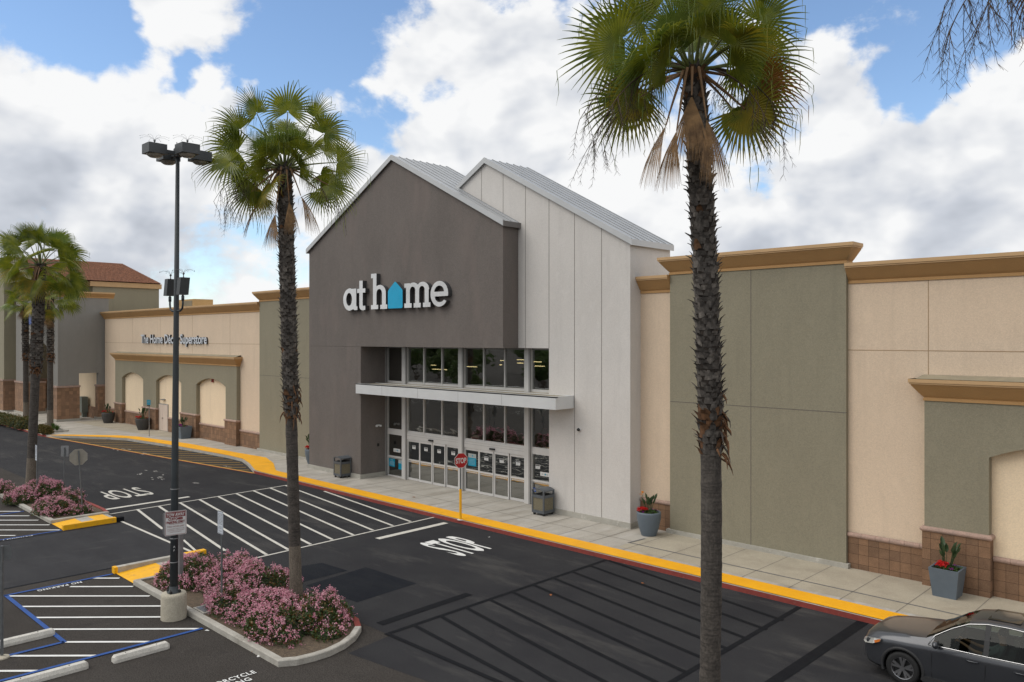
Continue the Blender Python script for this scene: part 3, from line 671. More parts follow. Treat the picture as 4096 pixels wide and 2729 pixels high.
# solid body behind
m = MB(); m.box(-78.4, -60.3, 26.6, 60, 0, 9.6, cream); m.box(-22.0, 39.9, 26.6, 60, 0, 9.6, cream); m.box(-60.3, -22.0, 45.2, 60, 0, 9.6, cream); m.box(-60.3,-22,28.5,45.2,7.3,9.6,cream); P_(m, 'wall')

def cornice(x0, x1, Y, z0, ht=.66, out=.36, left=True, right=True, backY=None, name='cornice', roofed=False):
    """flared cornice, mitred at free ends"""
    mb = MB(); prof = [(.0,0),(.035,0),(.035,.07),(.015,.075),(.015,.10),(.07,.16),(.30,.47),(.30,.50),(.335,.50),(.335,.55),(.36,.55),(.36,ht),(0,ht)]
    prof = [(p[0]*out/.36, p[1]*ht/.66) for p in prof]; by = backY or Y+.5
    n = len(prof)
    def ring(o):  # path of plan points at offset o
        pts_ = []
        if left: pts_ += [(x0-o, by), (x0-o, Y-o)]
        else: pts_ += [(x0, Y-o)]
        if right: pts_ += [(x1+o, Y-o), (x1+o, by)]
        else: pts_ += [(x1, Y-o)]
        return pts_
    rows = [[(*p, z0+z) for p in ring(o)] for o, z in prof]; kk = len(rows[0])
    for i in range(n-1):
        for j in range(kk-1):
            mm = tanl if i >= 8 else tan
            mb.quad(rows[i][j], rows[i][j+1], rows[i+1][j+1], rows[i+1][j], mm)
    if not left: mb.poly([(r[0][0], r[0][1], r[0][2]) for r in rows], tan)
    if not right: mb.poly([(r[-1][0], r[-1][1], r[-1][2]) for r in rows][::-1], tan)
    t = rows[-2]; mb.poly(t if kk > 2 else t+[(x1, by, t[0][2]), (x0, by, t[0][2])], tanl)
    if roofed: mb.quad((x0-out+.15, Y-out+.2, z0+ht+.002), (x1+out-.15, Y-out+.2, z0+ht+.002), (x1+.12, Y+.26, z0+ht+.12), (x0-.12, Y+.26, z0+ht+.12), tansh)
    return P_(mb, name)
cornice(-78.9, -49.14, Yc, 9.44, left=False, right=False); cornice(-18.48, -17.01, Yc, 9.44, left=False, right=False)
cornice(-10.26, 40, Yc, 9.44, left=False, right=False); cornice(-49.13, -40.48, Yo, 10.10, left=True, right=False); cornice(-17.0, -10.27, Yo, 10.10)

# stone wainscot with rounded cap
def wainscot(x0, x1, Y, z1, name='stone_base', capends=(False, False)):
    mb = MB(); mb.box(x0, x1, Y-.06, Y+.1, S-.02, z1-.16, block); P_(mb, name)
    cp = MB(); n = 8; L_ = .44; x = x0-.03 if capends[0] else x0; xe = x1+.03 if capends[1] else x1
    while x < xe-.01:
        xb = min(x+L_, xe); vs = []
        for xx in (x+.004, xb-.004):
            vs += [(xx, Y-.03-.085*math.cos(math.pi*(i/n-.5)), z1-.08+.083*math.sin(math.pi*(i/n-.5))) for i in range(n+1)]
        cp.add(vs, [(i, i+n+1, i+n+2, i+1) for i in range(n)]+[tuple(range(n, -1, -1)), tuple(range(n+1, 2*n+2))], capst); x = xb
    cp.box(x0, x1, Y-.03, Y+.02, z1-.15, z1-.012, grout)
    P_(cp, 'stone_cap')
def arcade(xs, Yf, ztop, ends, doorway=None):
    """xs: list of (pier x0, x1); arches between consecutive piers"""
    x0, x1 = xs[0][0], xs[-1][1]; holes = []
    for (a, b), (c, d) in zip(xs, xs[1:]):
        cx = (b+c)/2; hw = (c-b)/2; rise = .52; Rr = (hw*hw+rise*rise)/(2*rise); a1 = math.degrees(math.asin(hw/Rr))
        arc = [(cx+Rr*math.sin(R(t)), 4.2+rise-Rr+Rr*math.cos(R(t))) for t in [a1-2*a1*i/14 for i in range(15)]]
        holes.append([(b, 0), (c, 0)]+arc)
    mb = MB(); sh = shape([rect(x0, x1, 1.8, ztop)], holes); slab(mb, sh, lambda u, v, d: (u, d, v), Yc+.01, Yf, olive, olive); P_(mb, 'arcade_wall')
    for (a, b) in xs:
        pm = MB(); pm.box(a-.05, b+.05, Yf-.06, Yc+.02, S-.02, 1.80, block); P_(pm, 'stone_pier')
        cp = MB(); n = 6
        pl = [(a-.02, Yc+.02), (a-.02, Yf-.03), (b+.02, Yf-.03), (b+.02, Yc+.02)]
        rows = []
        for i in range(n+1):
            t = math.pi*(i/n-.5); o = .09*math.cos(t); z = 1.87+.08*math.sin(t)
            rows.append([(pl[0][0]-o, pl[0][1], z), (pl[1][0]-o, pl[1][1]-o, z), (pl[2][0]+o, pl[2][1]-o, z), (pl[3][0]+o, pl[3][1], z)])
        for i in range(n):
            for j in range(3): cp.quad(rows[i][j], rows[i][j+1], rows[i+1][j+1], rows[i+1][j], capst)
        cp.poly(rows[-1], capst); P_(cp, 'stone_cap')
    cornice(x0, x1, Yf, ztop, ht=.66, roofed=True)
arcade([(-75.22,-73.57),(-68.8,-66.09),(-61.26,-58.58),(-53.82,-52.17)], Ya, 5.70, (1, 1))
arcade([(-7.87,-6.14),(-1.4,1.3),(6.1,8.8),(13.5,15.2)], Ya, 5.76, (1, 1))
for a, b in [(-78.4,-75.27),(-73.5,-68.85),(-58.5,-53.87),(-52.1,-49.15),(-18.45,-17.0),(-10.26,-7.93),(-6.08,-1.45),(1.36,6.04),(8.86,13.44),(15.3,39)]: wainscot(a, b, Yc, 1.32)
wainscot(-66.04, -65.35+.0-.87, Yc, 1.32); wainscot(-64.25, -61.32, Yc, 1.32)
# light infill behind arches
for a, b in [(-73.56,-68.81),(-66.08,-61.27),(-58.57,-53.83),(-6.13,-1.41),(1.31,6.09)]: m = MB(); m.box(a+.005, b-.005, Yc-.004, Yc+.01, 1.2, 4.8, creamw); P_(m, 'arch_panel')
m = MB(); m.box(-66.30,-64.26,Yc-.05,Yc+.02,S,2.34,alud); P_(m, 'door_frame')
for a, b in ((-66.22,-65.29),(-65.26,-64.34)):
    m = MB(); m.box(a,b,Yc-.07,Yc-.03,S+.02,2.27,doorm); d = P_(m, 'door')
    m = MB(); hx = b-.08 if a < -66 else a+.04; m.box(hx,hx+.04,Yc-.10,Yc-.06,1.1,1.25,chrome); m.build('handle', d)

# ---- glazed front
gy = 26.35
def mull(name, x0, x1, z0, z1, y0=gy-.06, y1=gy+.06, mm=alu): mb = MB(); mb.box(x0, x1, y0, y1, z0, z1, mm); return P_(mb, name)
for a, b in ((-33.80,-33.43),(-29.29,-28.93),(-24.79,-24.43)):
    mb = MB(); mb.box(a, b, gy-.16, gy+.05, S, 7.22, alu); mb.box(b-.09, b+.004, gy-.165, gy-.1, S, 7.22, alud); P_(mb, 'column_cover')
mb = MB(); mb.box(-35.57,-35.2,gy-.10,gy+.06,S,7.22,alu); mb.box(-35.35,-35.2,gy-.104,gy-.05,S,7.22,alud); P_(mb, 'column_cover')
bays = [(-35.2,-33.80,[]),(-33.43,-29.29,[(-32.13,-32.01),(-30.69,-30.58)]),(-28.93,-24.79,[(-27.62,-27.51),(-26.19,-26.09)]),(-24.43,-22.6,[])]
def pane(x0, x1, z0, z1, parent=None, y=gy):
    mb = MB(); mb.quad((x0, y, z0), (x1, y, z0), (x1, y, z1), (x0, y, z1), glassm); return mb.build('glass_pane', parent or store)
for (a, b, ms_) in bays:
    edges = [a]+[v for p in ms_ for v in p]+[b]
    for zlo, zhi, f0, f1 in ((5.35,7.13,5.24,7.22),(2.74,4.9,2.66,5.05)):
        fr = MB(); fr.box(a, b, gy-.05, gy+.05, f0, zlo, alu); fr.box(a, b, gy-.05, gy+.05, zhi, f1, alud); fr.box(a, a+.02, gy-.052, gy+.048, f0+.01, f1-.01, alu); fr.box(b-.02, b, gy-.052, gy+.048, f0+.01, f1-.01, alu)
        fo_ = P_(fr, 'window_frame')
        for p, q in ms_: fm_ = MB(); fm_.box(p+.02, q-.02, gy-.07, gy+.05, f0, f1, alu); fm_.build('mullion', fo_)
        for i in range(0, len(edges), 2): pane(edges[i], edges[i+1], zlo, zhi, fo_)
mb = MB(); mb.box(-35.2,-22.6,gy-.12,gy+.05,5.05,5.24,mat('sill_off_white',(.58,.54,.46),(.42,.38,.31),1.5,.7)); P_(mb, 'window_sill')
# side lights under the canopy
for (a, b) in ((-35.2,-33.80),(-24.43,-22.6)):
    fr = MB(); fr.box(a,b,gy-.06,gy+.05,2.43,2.66,alu); fr.box(a,b,gy-.05,gy+.05,1.19,1.27,alu); fr.box(a,b,gy-.05,gy+.05,S,.22,alu); fr.box(a,a+.05,gy-.055,gy+.05,.215,2.44,alu); fr.box(b-.03,b,gy-.055,gy+.05,.215,2.44,alu); fo_ = P_(fr, 'window_frame')
    pane(a+.05,b,1.27,2.43,fo_); pane(a+.05,b,.22,1.19,fo_)
# automatic doors
leaf_sets = [[(-33.43,-32.42),(-32.38,-31.36),(-31.31,-30.33),(-30.31,-29.30)], [(-28.92,-27.9),(-27.86,-26.85),(-26.80,-25.83),(-25.81,-24.80)]]
logo_blue = cyan
def small_logo(mb, cx, z, w_, Y):
    h = w_*.2
    text_on(mb, 'at h', (cx-w_*.22, Y, z), (1,0,0), (0,0,1), w_*.42, h, inkg, .01); text_on(mb, 'me', (cx+w_*.30, Y, z), (1,0,0), (0,0,1), w_*.26, h, inkg, .01)
    x = cx+w_*.06; s = h*.5; mb.poly([(x-s*.8,Y-.001,z),(x+s*.8,Y-.001,z),(x+s*.8,Y-.001,z+s*1.1),(x,Y-.001,z+s*1.9),(x-s*.8,Y-.001,z+s*1.1)], logo_blue)
inkg = mat('print_grey', (.30,.32,.33), None, 5, .5)
def notice(parent, cx, z, Y):
    n_ = MB(); n_.box(cx-.135, cx+.135, Y-.006, Y-.002, z-.19, z, signw); n_.box(cx-.12,cx+.12,Y-.008,Y-.006,z-.06,z-.015,inkm)
    for i in range(4): n_.box(cx-.09, cx+.09-.02*(i%2), Y-.008, Y-.006, z-.085-.025*i, z-.078-.025*i, inkg)
    return n_.build('notice', parent)
for li, ls_ in enumerate(leaf_sets):
    a, b = ls_[0][0], ls_[-1][1]
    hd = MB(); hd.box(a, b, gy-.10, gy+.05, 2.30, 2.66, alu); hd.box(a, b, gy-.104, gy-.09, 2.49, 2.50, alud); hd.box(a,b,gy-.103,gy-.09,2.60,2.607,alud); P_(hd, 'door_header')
    sn = MB(); cxs = (ls_[1][1]+ls_[1][0])/2+.45; sn.box(cxs-.17, cxs+.17, gy-.17, gy-.10, 2.36, 2.44, black); P_(sn, 'door_sensor')
    for i, (x0, x1) in enumerate(ls_):
        yo = gy-.02 if i in (0, 3) else gy-.075
        fr = MB(); s_ = .06
        for (p, q, z0, z1) in ((x0, x0+s_, S+.01, 2.29), (x1-s_, x1, S+.01, 2.29), (x0+s_, x1-s_, S+.01, .27), (x0+s_, x1-s_, 2.18, 2.29), (x0+s_, x1-s_, 1.17, 1.25)): fr.box(p, q, yo-.025, yo+.025, z0, z1, alu)
        d = P_(fr, 'sliding_door'); pane(x0+s_, x1-s_, 1.25, 2.18, d, yo); pane(x0+s_, x1-s_, .27, 1.17, d, yo)
        dt = MB(); nx = int((x1-x0-.16)/.058)
        for k in range(nx): X = x0+.09+k*.058; dt.box(X, X+.032, yo-.006, yo-.003, 1.085, 1.14, signw); 
        dt.build('manifestation_dots', d)
        cx = (x0+x1)/2
        if li == 1 and i == 0:
            po = MB(); po.box(cx-.28,cx+.28,yo-.006,yo-.002,1.42,1.82,cyan); po.box(cx-.28,cx+.28,yo-.006,yo-.002,1.82,2.02,teal); small_logo(po, cx, 1.88, .46, yo-.008)
            for k in range(5): po.box(cx-.2,cx+.2,yo-.008,yo-.006,1.74-.06*k,1.75-.06*k,teal)
            po.build('poster', d)
        else: notice(d, cx, 2.0, yo)
def dots_(parent, x0, x1, y):
    dt = MB()
    for k in range(int((x1-x0)/.058)): dt.box(x0+k*.058, x0+k*.058+.032, y-.006, y-.003, 1.12, 1.175, signw)
    dt.build('manifestation_dots', parent)
st_ = MB(); st_.box(-34.71,-34.12,gy-.006,gy-.002,1.49,1.68,signw); small_logo(st_, -34.41, 1.54, .5, gy-.008); P_(st_, 'window_poster'); st_ = MB()
st_.box(-35.12,-34.6,gy-.006,gy-.002,.67,1.10,cyan); text_on(st_, 'NOTICE', (-34.86,gy-.008,1.0), (1,0,0), (0,0,1), .2, .05, signw)
for k in range(6): st_.box(-35.05,-34.67+.03*(k%2),gy-.008,gy-.006,.94-.04*k,.948-.04*k,signw)
P_(st_, 'window_poster'); st_ = MB()
st_.box(-34.28,-33.83,gy-.006,gy-.002,.59,.92,cyan); st_.box(-34.28,-33.83,gy-.006,gy-.002,.92,1.10,teal); small_logo(st_, -34.05, .97, .36, gy-.008); P_(st_, 'window_poster'); st_ = MB()
st_.box(-23.94,-23.39,gy-.006,gy-.002,1.49,1.67,signw); small_logo(st_, -23.66, 1.54, .46, gy-.008); P_(st_, 'window_poster'); st_ = MB()
st_.box(-24.36,-24.2,gy-.006,gy-.002,.72,.9,disab); text_on(st_, 'b', (-24.28,gy-.008,.75), (1,0,0), (0,0,1), .07, .12, signw)
P_(st_, 'window_poster'); notice(store, -24.09, 1.97, gy)
dots_(store, -35.1, -33.85, gy); dots_(store, -24.36, -22.8, gy)
# canopy
m = MB(); m.box(-35.52,-21.37,24.45,25.61,4.72,5.25,canm,'t'); m.quad((-35.35,24.6,5.22),(-21.5,24.6,5.22),(-21.5,26.28,5.22),(-35.35,26.28,5.22), stain)
m.box(-35.52,-21.37,24.45,24.6,5.20,5.252,canm); m.box(-35.52,-35.36,24.6,24.66,5.2,5.252,canm); m.box(-21.5,-21.372,24.6,25.61,5.2,5.252,canm)
m.box(-35.34,-22.78,25.6,26.3,4.725,5.2,canm)
for X in (-33.2,-30.3,-27.35,-24.5): m.box(X-.006,X+.006,24.446,24.46,4.73,5.24,alud)
P_(m, 'canopy')
# interior
m = MB()
xa, xb, ya, yb_ = -60.0, -22.1, 26.75, 45.0
m.quad((xa,ya,.16),(xb,ya,.16),(xb,yb_,.16),(xa,yb_,.16),darkf); m.quad((xa,yb_,7.25),(xb,yb_,7.25),(xb,ya,7.25),(xa,ya,7.25),ceil)
m.quad((xa,ya,0),(xa,yb_,0),(xa,yb_,7.25),(xa,ya,7.25),dark); m.quad((xb,yb_,0),(xb,ya,0),(xb,ya,7.25),(xb,yb_,7.25),dark); m.quad((xa,yb_,0),(xb,yb_,0),(xb,yb_,7.25),(xa,yb_,7.25),dark)
P_(m, 'interior')
W_ = lambda a, b: (1530+a/3.363, 1350+b/3.363)
for (a0, a1, bb) in [(135,182,352),(135,230,398),(650,702,373),(668,852,427),(1130,1255,392),(1580,1645,312),(1572,1592,369),(1808,1893,300),(1808,1880,345),(2030,2125,328),(2045,2165,385)]:
    p, q = F(*W_(a0, bb), 34), F(*W_(a1, bb), 34); mb = MB(); mb.box(p.x, q.x, 34, 34.12, p.z-.018, p.z+.018, striplight); P_(mb, 'ceiling_light')
# small fittings
m = MB(); m.lathe((0,0,0), [(.0,.0),(.07,.0),(.08,.03),(.075,.07)], signw, 16); m.lathe((0,0,.07), [(.075,0),(.06,.05),(.03,.075),(0,.08)], blackg, 16)
o = m.build('security_camera', smooth=True); o.location = (-21.06, Yw, 3.85); o.rotation_euler = (R(90), 0, 0); tag(o, 'small round black and white security camera on the pale grey wall', 'camera')
m = MB(); m.box(-56.45,-56.22,26.22,26.30,4.44,4.66,mat('alarm_red',(.30,.02,.02),None,5,.5)); m.lathe((-56.33,26.22,4.5),[(0,0),(.05,0),(.05,.08),(0,.08)],blackg,8); tag(m.build('fire_alarm_horn'), 'red fire alarm horn at the top of the third arch from the left', 'alarm')
m = MB(); m.box(-65.15,-64.85,26.15,26.31,2.64,2.74,galvl); m.box(-65.4,-65.1,26.1,26.2,2.66,2.72,galvl); tag(m.build('wall_light'), 'small grey wall light above the pair of pale doors', 'wall light')
wl_ = thing('emergency_light', (-35.33,25.76,2.9), 'twin headed white emergency light on the dark grey side wall of the entrance', 'wall light')
m = MB(); m.box(-35.35,-35.29,25.66,25.86,2.88,2.96,signw); m.build('housing', wl_)
for yy in (25.62, 25.88): m = MB(); m.lathe((-35.25,yy,2.9),[(0,-.05),(.06,-.05),(.065,.04),(0,.05)],signw,12); m.build('lamp_head', wl_, True)
m = MB(); m.box(-35.35,-35.32,25.72,25.84,1.78,1.94,black); tag(m.build('wall_socket'), 'black wall socket low on the dark grey side wall of the entrance', 'socket')

# ---- wall lettering
sign = thing('wall_sign', (-32.3, 24.6, 9.7), 'white lettering at home with a cyan house shape on the dark grey gable', 'wall sign')
def letter(name, add, sub=(), face=lettw, y1=24.40, label=None):
    mb = MB(); slab(mb, shape(add, sub), lambda u, v, d: (u, d, v), Yg+.0, y1, face, letts); o = mb.build(name, sign)
    if label: o['label'] = label
    return o
Z0 = 9.16
letter('letter', [ell(-36.02,9.74,.61,.60), rect(-35.73,-35.40,9.2,10.30), rect(-35.80,-35.42,10.12,10.305), rect(-35.60,-35.30,9.16,9.36)], [ell(-36.07,9.75,.27,.35)])
letter('letter', [rect(-35.12,-34.82,9.30,10.70), rect(-35.32,-34.58,10.06,10.28), [(-35.12,9.32),(-35.05,9.2),(-34.9,9.14),(-34.75,9.13),(-34.58,9.16),(-34.58,9.37),(-34.75,9.35),(-34.82,9.4)]])
hleg = ell(-33.32,9.98,.52,.42,0,180,14)
letter('letter', [rect(-33.90,-33.60,9.2,11.0), rect(-34.07,-33.62,10.78,11.005), rect(-34.07,-33.45,9.16,9.38), hleg, rect(-33.12,-32.80,9.2,9.98), rect(-33.27,-32.68,9.155,9.375)],
       [[(-33.60,9.9)]+ell(-33.36,9.98,.235,.215,180,0,10)+[(-33.125,9.9)], rect(-33.60,-33.125,9.38,9.98)])
hs = [(-32.62,9.22),(-32.56,9.16),(-31.48,9.16),(-31.42,9.22),(-31.42,10.02),(-31.46,10.1),(-31.98,10.49),(-32.06,10.49),(-32.58,10.1),(-32.62,10.02)]
letter('letter', [hs], face=lettb, label='cyan house shape that stands for the letter o')
letter('letter', [rect(-31.14,-30.84,9.2,10.36), rect(-31.28,-30.86,10.16,10.365), rect(-31.28,-30.70,9.16,9.38), ell(-30.58,10.0,.50,.39,0,180,14), rect(-30.42,-30.12,9.2,10.0), rect(-30.54,-30.0,9.155,9.375),
                  ell(-29.86,10.0,.50,.39,0,180,14), rect(-29.70,-29.40,9.2,10.0), rect(-29.83,-29.27,9.16,9.375)],
       [ell(-30.63,10.0,.21,.19,0,180,10), rect(-30.84,-30.42,9.39,10.0), ell(-29.91,10.0,.21,.19,0,180,10), rect(-30.12,-29.70,9.39,10.0)])
letter('letter', [ell(-28.62,9.76,.64,.61)], [[(-28.98,9.86)]+ell(-28.63,9.86,.35,.29,180,0,12)+[(-28.28,9.86)], [(-28.95,9.64),(-28.9,9.5),(-28.78,9.40),(-28.6,9.36),(-28.4,9.39),(-28.27,9.47),(-28.05,9.38),(-27.85,9.5),(-27.85,9.64)]])

s2 = thing('wall_sign', (-63.4, 26.2, 7.5), 'silver lettering The Home Décor Superstore on the cream wall above the arches', 'wall sign')
vs, fs = text2d('The Home Décor Superstore', .022)
par = list(range(len(vs)))
def find(a):
    while par[a] != a: par[a] = par[par[a]]; a = par[a]
    return a
for f in fs:
    for i in f[1:]: par[find(i)] = find(f[0])
comps = {}
for f in fs: comps.setdefault(find(f[0]), []).append(f)
groups = []
for cfs in sorted(comps.values(), key=lambda q: min(vs[i][0] for f in q for i in f)):
    a = min(vs[i][0] for f in cfs for i in f); b = max(vs[i][0] for f in cfs for i in f)
    if groups and a < groups[-1][1]-.12: groups[-1][2].extend(cfs); groups[-1][1] = max(b, groups[-1][1])
    else: groups.append([a, b, list(cfs)])
xmin = min(v[0] for v in vs); xmax = max(v[0] for v in vs); sx = (69.72-57.15)/(xmax-xmin)
for a, b, cfs in groups:
    mb = MB(); use = sorted({i for f in cfs for i in f}); ix = {v: k for k, v in enumerate(use)}; n = len(use)
    fm = lambda i, d: (-69.72+(vs[i][0]-xmin)*sx, d, 7.26+vs[i][1]*.74/.73)
    mb.add([fm(i, 26.19) for i in use], [tuple(ix[i] for i in f) for f in cfs], lettg)
    cnt = {}
    for f in cfs:
        for i in range(len(f)): cnt[(f[i], f[(i+1)%len(f)])] = 1
    bd = [(p, q) for p, q in cnt if (q, p) not in cnt]
    mb.add([fm(i, Yc) for i in use]+[fm(i, 26.19) for i in use], [(ix[p], ix[q], ix[q]+n, ix[p]+n) for p, q in bd], letts); mb.build('letter', s2)

# rooftop unit and a vent behind the parapet
ru = thing('rooftop_unit', (-79.5,34.8,9.6), 'tan rooftop unit behind the cream parapet, left of the lamp pole', 'rooftop unit')
m = MB(); m.box(-81.8,-77.1,34,36,9.6,11.55,unitm); m.build('housing', ru); m = MB(); m.box(-79.2,-77.35,33.96,34.0,9.9,11.4,unitd); m.build('louvre', ru)

# ============================================================ NEIGHBOUR BUILDING (left)
nb = thing('neighbour_building', (-86, 26, 0), 'taupe neighbouring block with block piers and a red tiled hip roof behind', 'building')
def Q(mb, name): return mb.build(name, nb)
Xa, Yn = -78.93, 22.45
# side wall with opening
m = MB(); sh = shape([rect(Yn, 26.75, S, 11.4)], [rect(24.2, 25.85, S-.1, 4.46)])
slab(m, sh, lambda u, v, d: (d, u, v), Xa-.5, Xa, taupe, taupe)
sh = shape([rect(-92.4, Xa-.5, S, 11.4)], [[(-89.2,S-.1),(-81.2,S-.1),(-81.2,6.6),(-85.2,7.9),(-89.2,6.6)]])
slab(m, sh, lambda u, v, d: (u, d, v), Yn+.5, Yn, taupe, taupe); m.box(-93.6,Xa-.5,26.6,26.9,S,11.4,cream)
Q(m, 'wall')
m = MB(); m.quad((-93.6,26.0,S),(-79.5,26.0,S),(-79.5,26.0,9),(-93.6,26.0,9),creamw); Q(m, 'back_wall')
m = MB(); m.box(-92,-79.4,25.85,26.0,S,1.2,block2); Q(m, 'stone_base')
m = MB()
for x0, x1, y0, y1 in ((-81.2,Xa,Yn,24.2),(-92.4,-89.2,Yn,24.2),(Xa-.5,Xa,25.85,26.4)):
    mb = MB(); mb.box(x0-.08,x1+.08,y0-.08,y1+.04,.36,3.2,block2); Q(mb, 'stone_pier')
    mb = MB(); mb.box(x0-.14,x1+.14,y0-.14,y1+.1,3.2,3.36,capst); Q(mb, 'stone_cap')
    mb = MB(); mb.box(x0-.16,x1+.16,y0-.16,y1+.12,S,.36,basec); Q(mb, 'wall_base')
# cornice of the side block (mitred around front and side)
mb = MB(); prof = [(0,0),(.05,.02),(.05,.1),(.35,.42),(.35,.55),(0,.55)]
for (o0, z0), (o1, z1) in zip(prof, prof[1:]):
    a = [(-95,Yn-o0,11.38+z0),(Xa+o0,Yn-o0,11.38+z0),(Xa+o0,27.2,11.38+z0)]; b = [(-95,Yn-o1,11.38+z1),(Xa+o1,Yn-o1,11.38+z1),(Xa+o1,27.2,11.38+z1)]
    for j in range(2): mb.quad(a[j], a[j+1], b[j+1], b[j], tanl if z0 > .3 else tan)
Q(mb, 'cornice')
m = MB(); m.box(-110,-93.7,21.7,26,.3,16,oliv2); Q(m, 'wall'); m = MB(); m.box(-110,-93.6,21.6,26.1,.3,3.3,block2); Q(m, 'stone_pier'); m = MB(); m.box(-110,-93.55,21.55,26.1,3.3,3.45,capst); Q(m,'stone_cap'); m = MB(); m.box(-110,-93.5,21.5,26.1,S,.3,basec); Q(m,'wall_base')
# hip-roofed tower behind
def FXp(x, y, X):
    u = (x-CX)/FP; t = X/(fx+u*rx); return Vector((X, t*(fy+u*ry), HC+t*(HY-y)/FP))
XT = -84.0
c1 = FXp(644, 1137, XT+.35); e1 = FXp(636, 1150, XT); rd = FXp(488, 1057, XT-7.0)
ys0 = 27.0
m = MB(); m.box(XT-14, XT, ys0, e1.y, 9, c1.z-.5, oliv2); Q(m, 'wall')
m = MB(); m.box(XT-14.3, XT+.2, ys0-.3, e1.y+.2, c1.z-.5, c1.z-.02, tanl); Q(m, 'cornice')
m = MB(); zr = rd.z; x0, x1, y0, y1 = XT-14.4, XT+.35, -2.0, c1.y; y0 = 22.0; xr_ = XT-7.0; yr = rd.y
def tiled(a, b, c, d, nu, nv):
    a, b, c, d = map(Vector, (a, b, c, d)); nrm = (b-a).cross(d-a).normalized()
    for j in range(nv):
        t0, t1 = j/nv, (j+1)/nv
        pl, pr = a.lerp(d, t0), b.lerp(c, t0); ql, qr = a.lerp(d, t1), b.lerp(c, t1)
        vs = []; K = nu*2
        for i in range(K+1):
            s = i/K; up = nrm*(.07 if i%2 else 0)
            vs.append(pl.lerp(pr, s)+up+nrm*.05); 
        for i in range(K+1): s = i/K; up = nrm*(.07 if i%2 else 0); vs.append(ql.lerp(qr, s)+up)
        m.add(vs, [(i, i+1, i+K+2, i+K+1) for i in range(K)], tile)
zr = rd.z
tiled((x1,y0,c1.z),(x1,y1,c1.z),(xr_,yr,zr),(xr_,y0,zr), 90, 26)
m.add([(x1,y1,c1.z),(x0,y1,c1.z),(xr_,yr,zr)], [(0,1,2)], tile); m.quad((x0,y1,c1.z),(x0,y0,c1.z),(xr_,y0,zr),(xr_,yr,zr), tile); m.add([(x0,y0,c1.z),(x1,y0,c1.z),(xr_,y0,zr)],[(0,1,2)],oliv2)
Q(m, 'roof')
m = MB(); m.box(-82.6,-81.7,25.3,25.84,.6,2.1,utilm); m.box(-82.3,-82.0,25.45,25.84,S,.6,utilm); tag(m.build('electrical_cabinet'), 'grey green electrical cabinet in the passage behind the taupe corner pier', 'cabinet')
bs = MB(); p = FXp(60*1.0+.0+ (282/2.239-60), 1000+632/2.239, -88); bs.box(-88.2,-86.9,22.40,22.44,9.0,10.2,disab); tag(bs.build('wall_sign'), 'small blue sign high on the taupe wall behind the left palms', 'wall sign')

# ============================================================ PALMS
def rot_to(d, up=Vector((0,0,1))):
    d = d.normalized(); s = d.cross(up)
    s = s.normalized() if s.length > 1e-4 else Vector((1,0,0)); n = s.cross(d); return d, s, n
def fan(mb, org, az, el, Lp, Rb, rng, mleaf, mpet, droop=.35, closed=0.0, bend=.5, nseg=44, petr=.022, twist=0.0, gap=.5):
    """a fan leaf: curved stalk, then a pleated blade whose tips hang"""
    d = Vector((math.cos(az)*math.cos(el), math.sin(az)*math.cos(el), math.sin(el)))
    pts = [Vector(org)]; dd = d.copy(); n = 6
    for i in range(n):
        dd = (dd+Vector((0,0,-bend/n))).normalized(); pts.append(pts[-1]+dd*(Lp/n))
    mb.tube(pts, [petr*(1.5-.9*i/n) for i in range(n+1)], mpet, 5)
    h = pts[-1]; fw = (dd+Vector((0,0,-.12))).normalized(); f_, s_, n_ = rot_to(fw)
    if twist: q = Matrix.Rotation(twist, 3, f_); s_ = q@s_; n_ = q@n_
    A = R(118)*(1-closed); rows = [0.03, .22, .45, .68, .86, 1.0]; da = 2*A/nseg
    g = Vector((0,0,-1)); vs = []; fs = []
    for k in range(nseg):
        a = -A+(k+.5)*da; ln = Rb*(.82+.18*math.cos(a*.8))*(.93+.14*rng.random()); dirv = f_*math.cos(a)+s_*math.sin(a)+n_*(.10+.16*closed)
        # costapalmate: the middle of the blade bows down
        perp = (-f_*math.sin(a)+s_*math.cos(a)); dr = droop*(.7+.6*rng.random()); o = len(vs)
        split = gap*(.9+.2*rng.random())
        for j, r in enumerate(rows):
            p = h+dirv*(r*ln)-n_*(.16*r*r*ln)
            ex = max(0.0, r-.35)/.65; p = p+g*(dr*ex*ex*ln)
            if ex > 0: p = p-dirv*(.25*dr*ex*ex*ln)
            hwid = r*ln*math.tan(da/2)*1.04 if r <= split else split*ln*math.tan(da/2)*(1-r)/(1-split)*.95+.0015
            fold = hwid*.55
            vs += [p-perp*hwid, p+n_*fold, p+perp*hwid]
        for j in range(len(rows)-1):
            b = o+j*3; fs += [(b, b+1, b+4, b+3), (b+1, b+2, b+5, b+4)]
    mb.add(vs, fs, mleaf)
    if mleaf not in (pdead,):
        for k in range(nseg):
            if rng.random() < .28:
                p = Vector(vs[k*18+16]); ln = rng.uniform(.12,.5); w1 = Vector((rx, ry, 0))*.006; e1 = p+g*ln*.5+Vector((rng.uniform(-.03,.03),rng.uniform(-.03,.03),0)); mb.add([p-w1, p+w1, e1+w1*.8, e1-w1*.8, p+g*ln+Vector((rng.uniform(-.04,.04),rng.uniform(-.04,.04),0))], [(0,1,2,3),(3,2,4)], pg3 if rng.random() < .6 else mleaf)
CRA = math.atan2(ry, rx)
def azel(th, dep):                                   # th: angle in the facade-parallel view plane, dep: away from the road camera side
    d = Vector((rx*math.cos(R(th))+fx*dep, ry*math.cos(R(th))+fy*dep, math.sin(R(th)))).normalized()
    return math.atan2(d.y, d.x), math.asin(d.z)
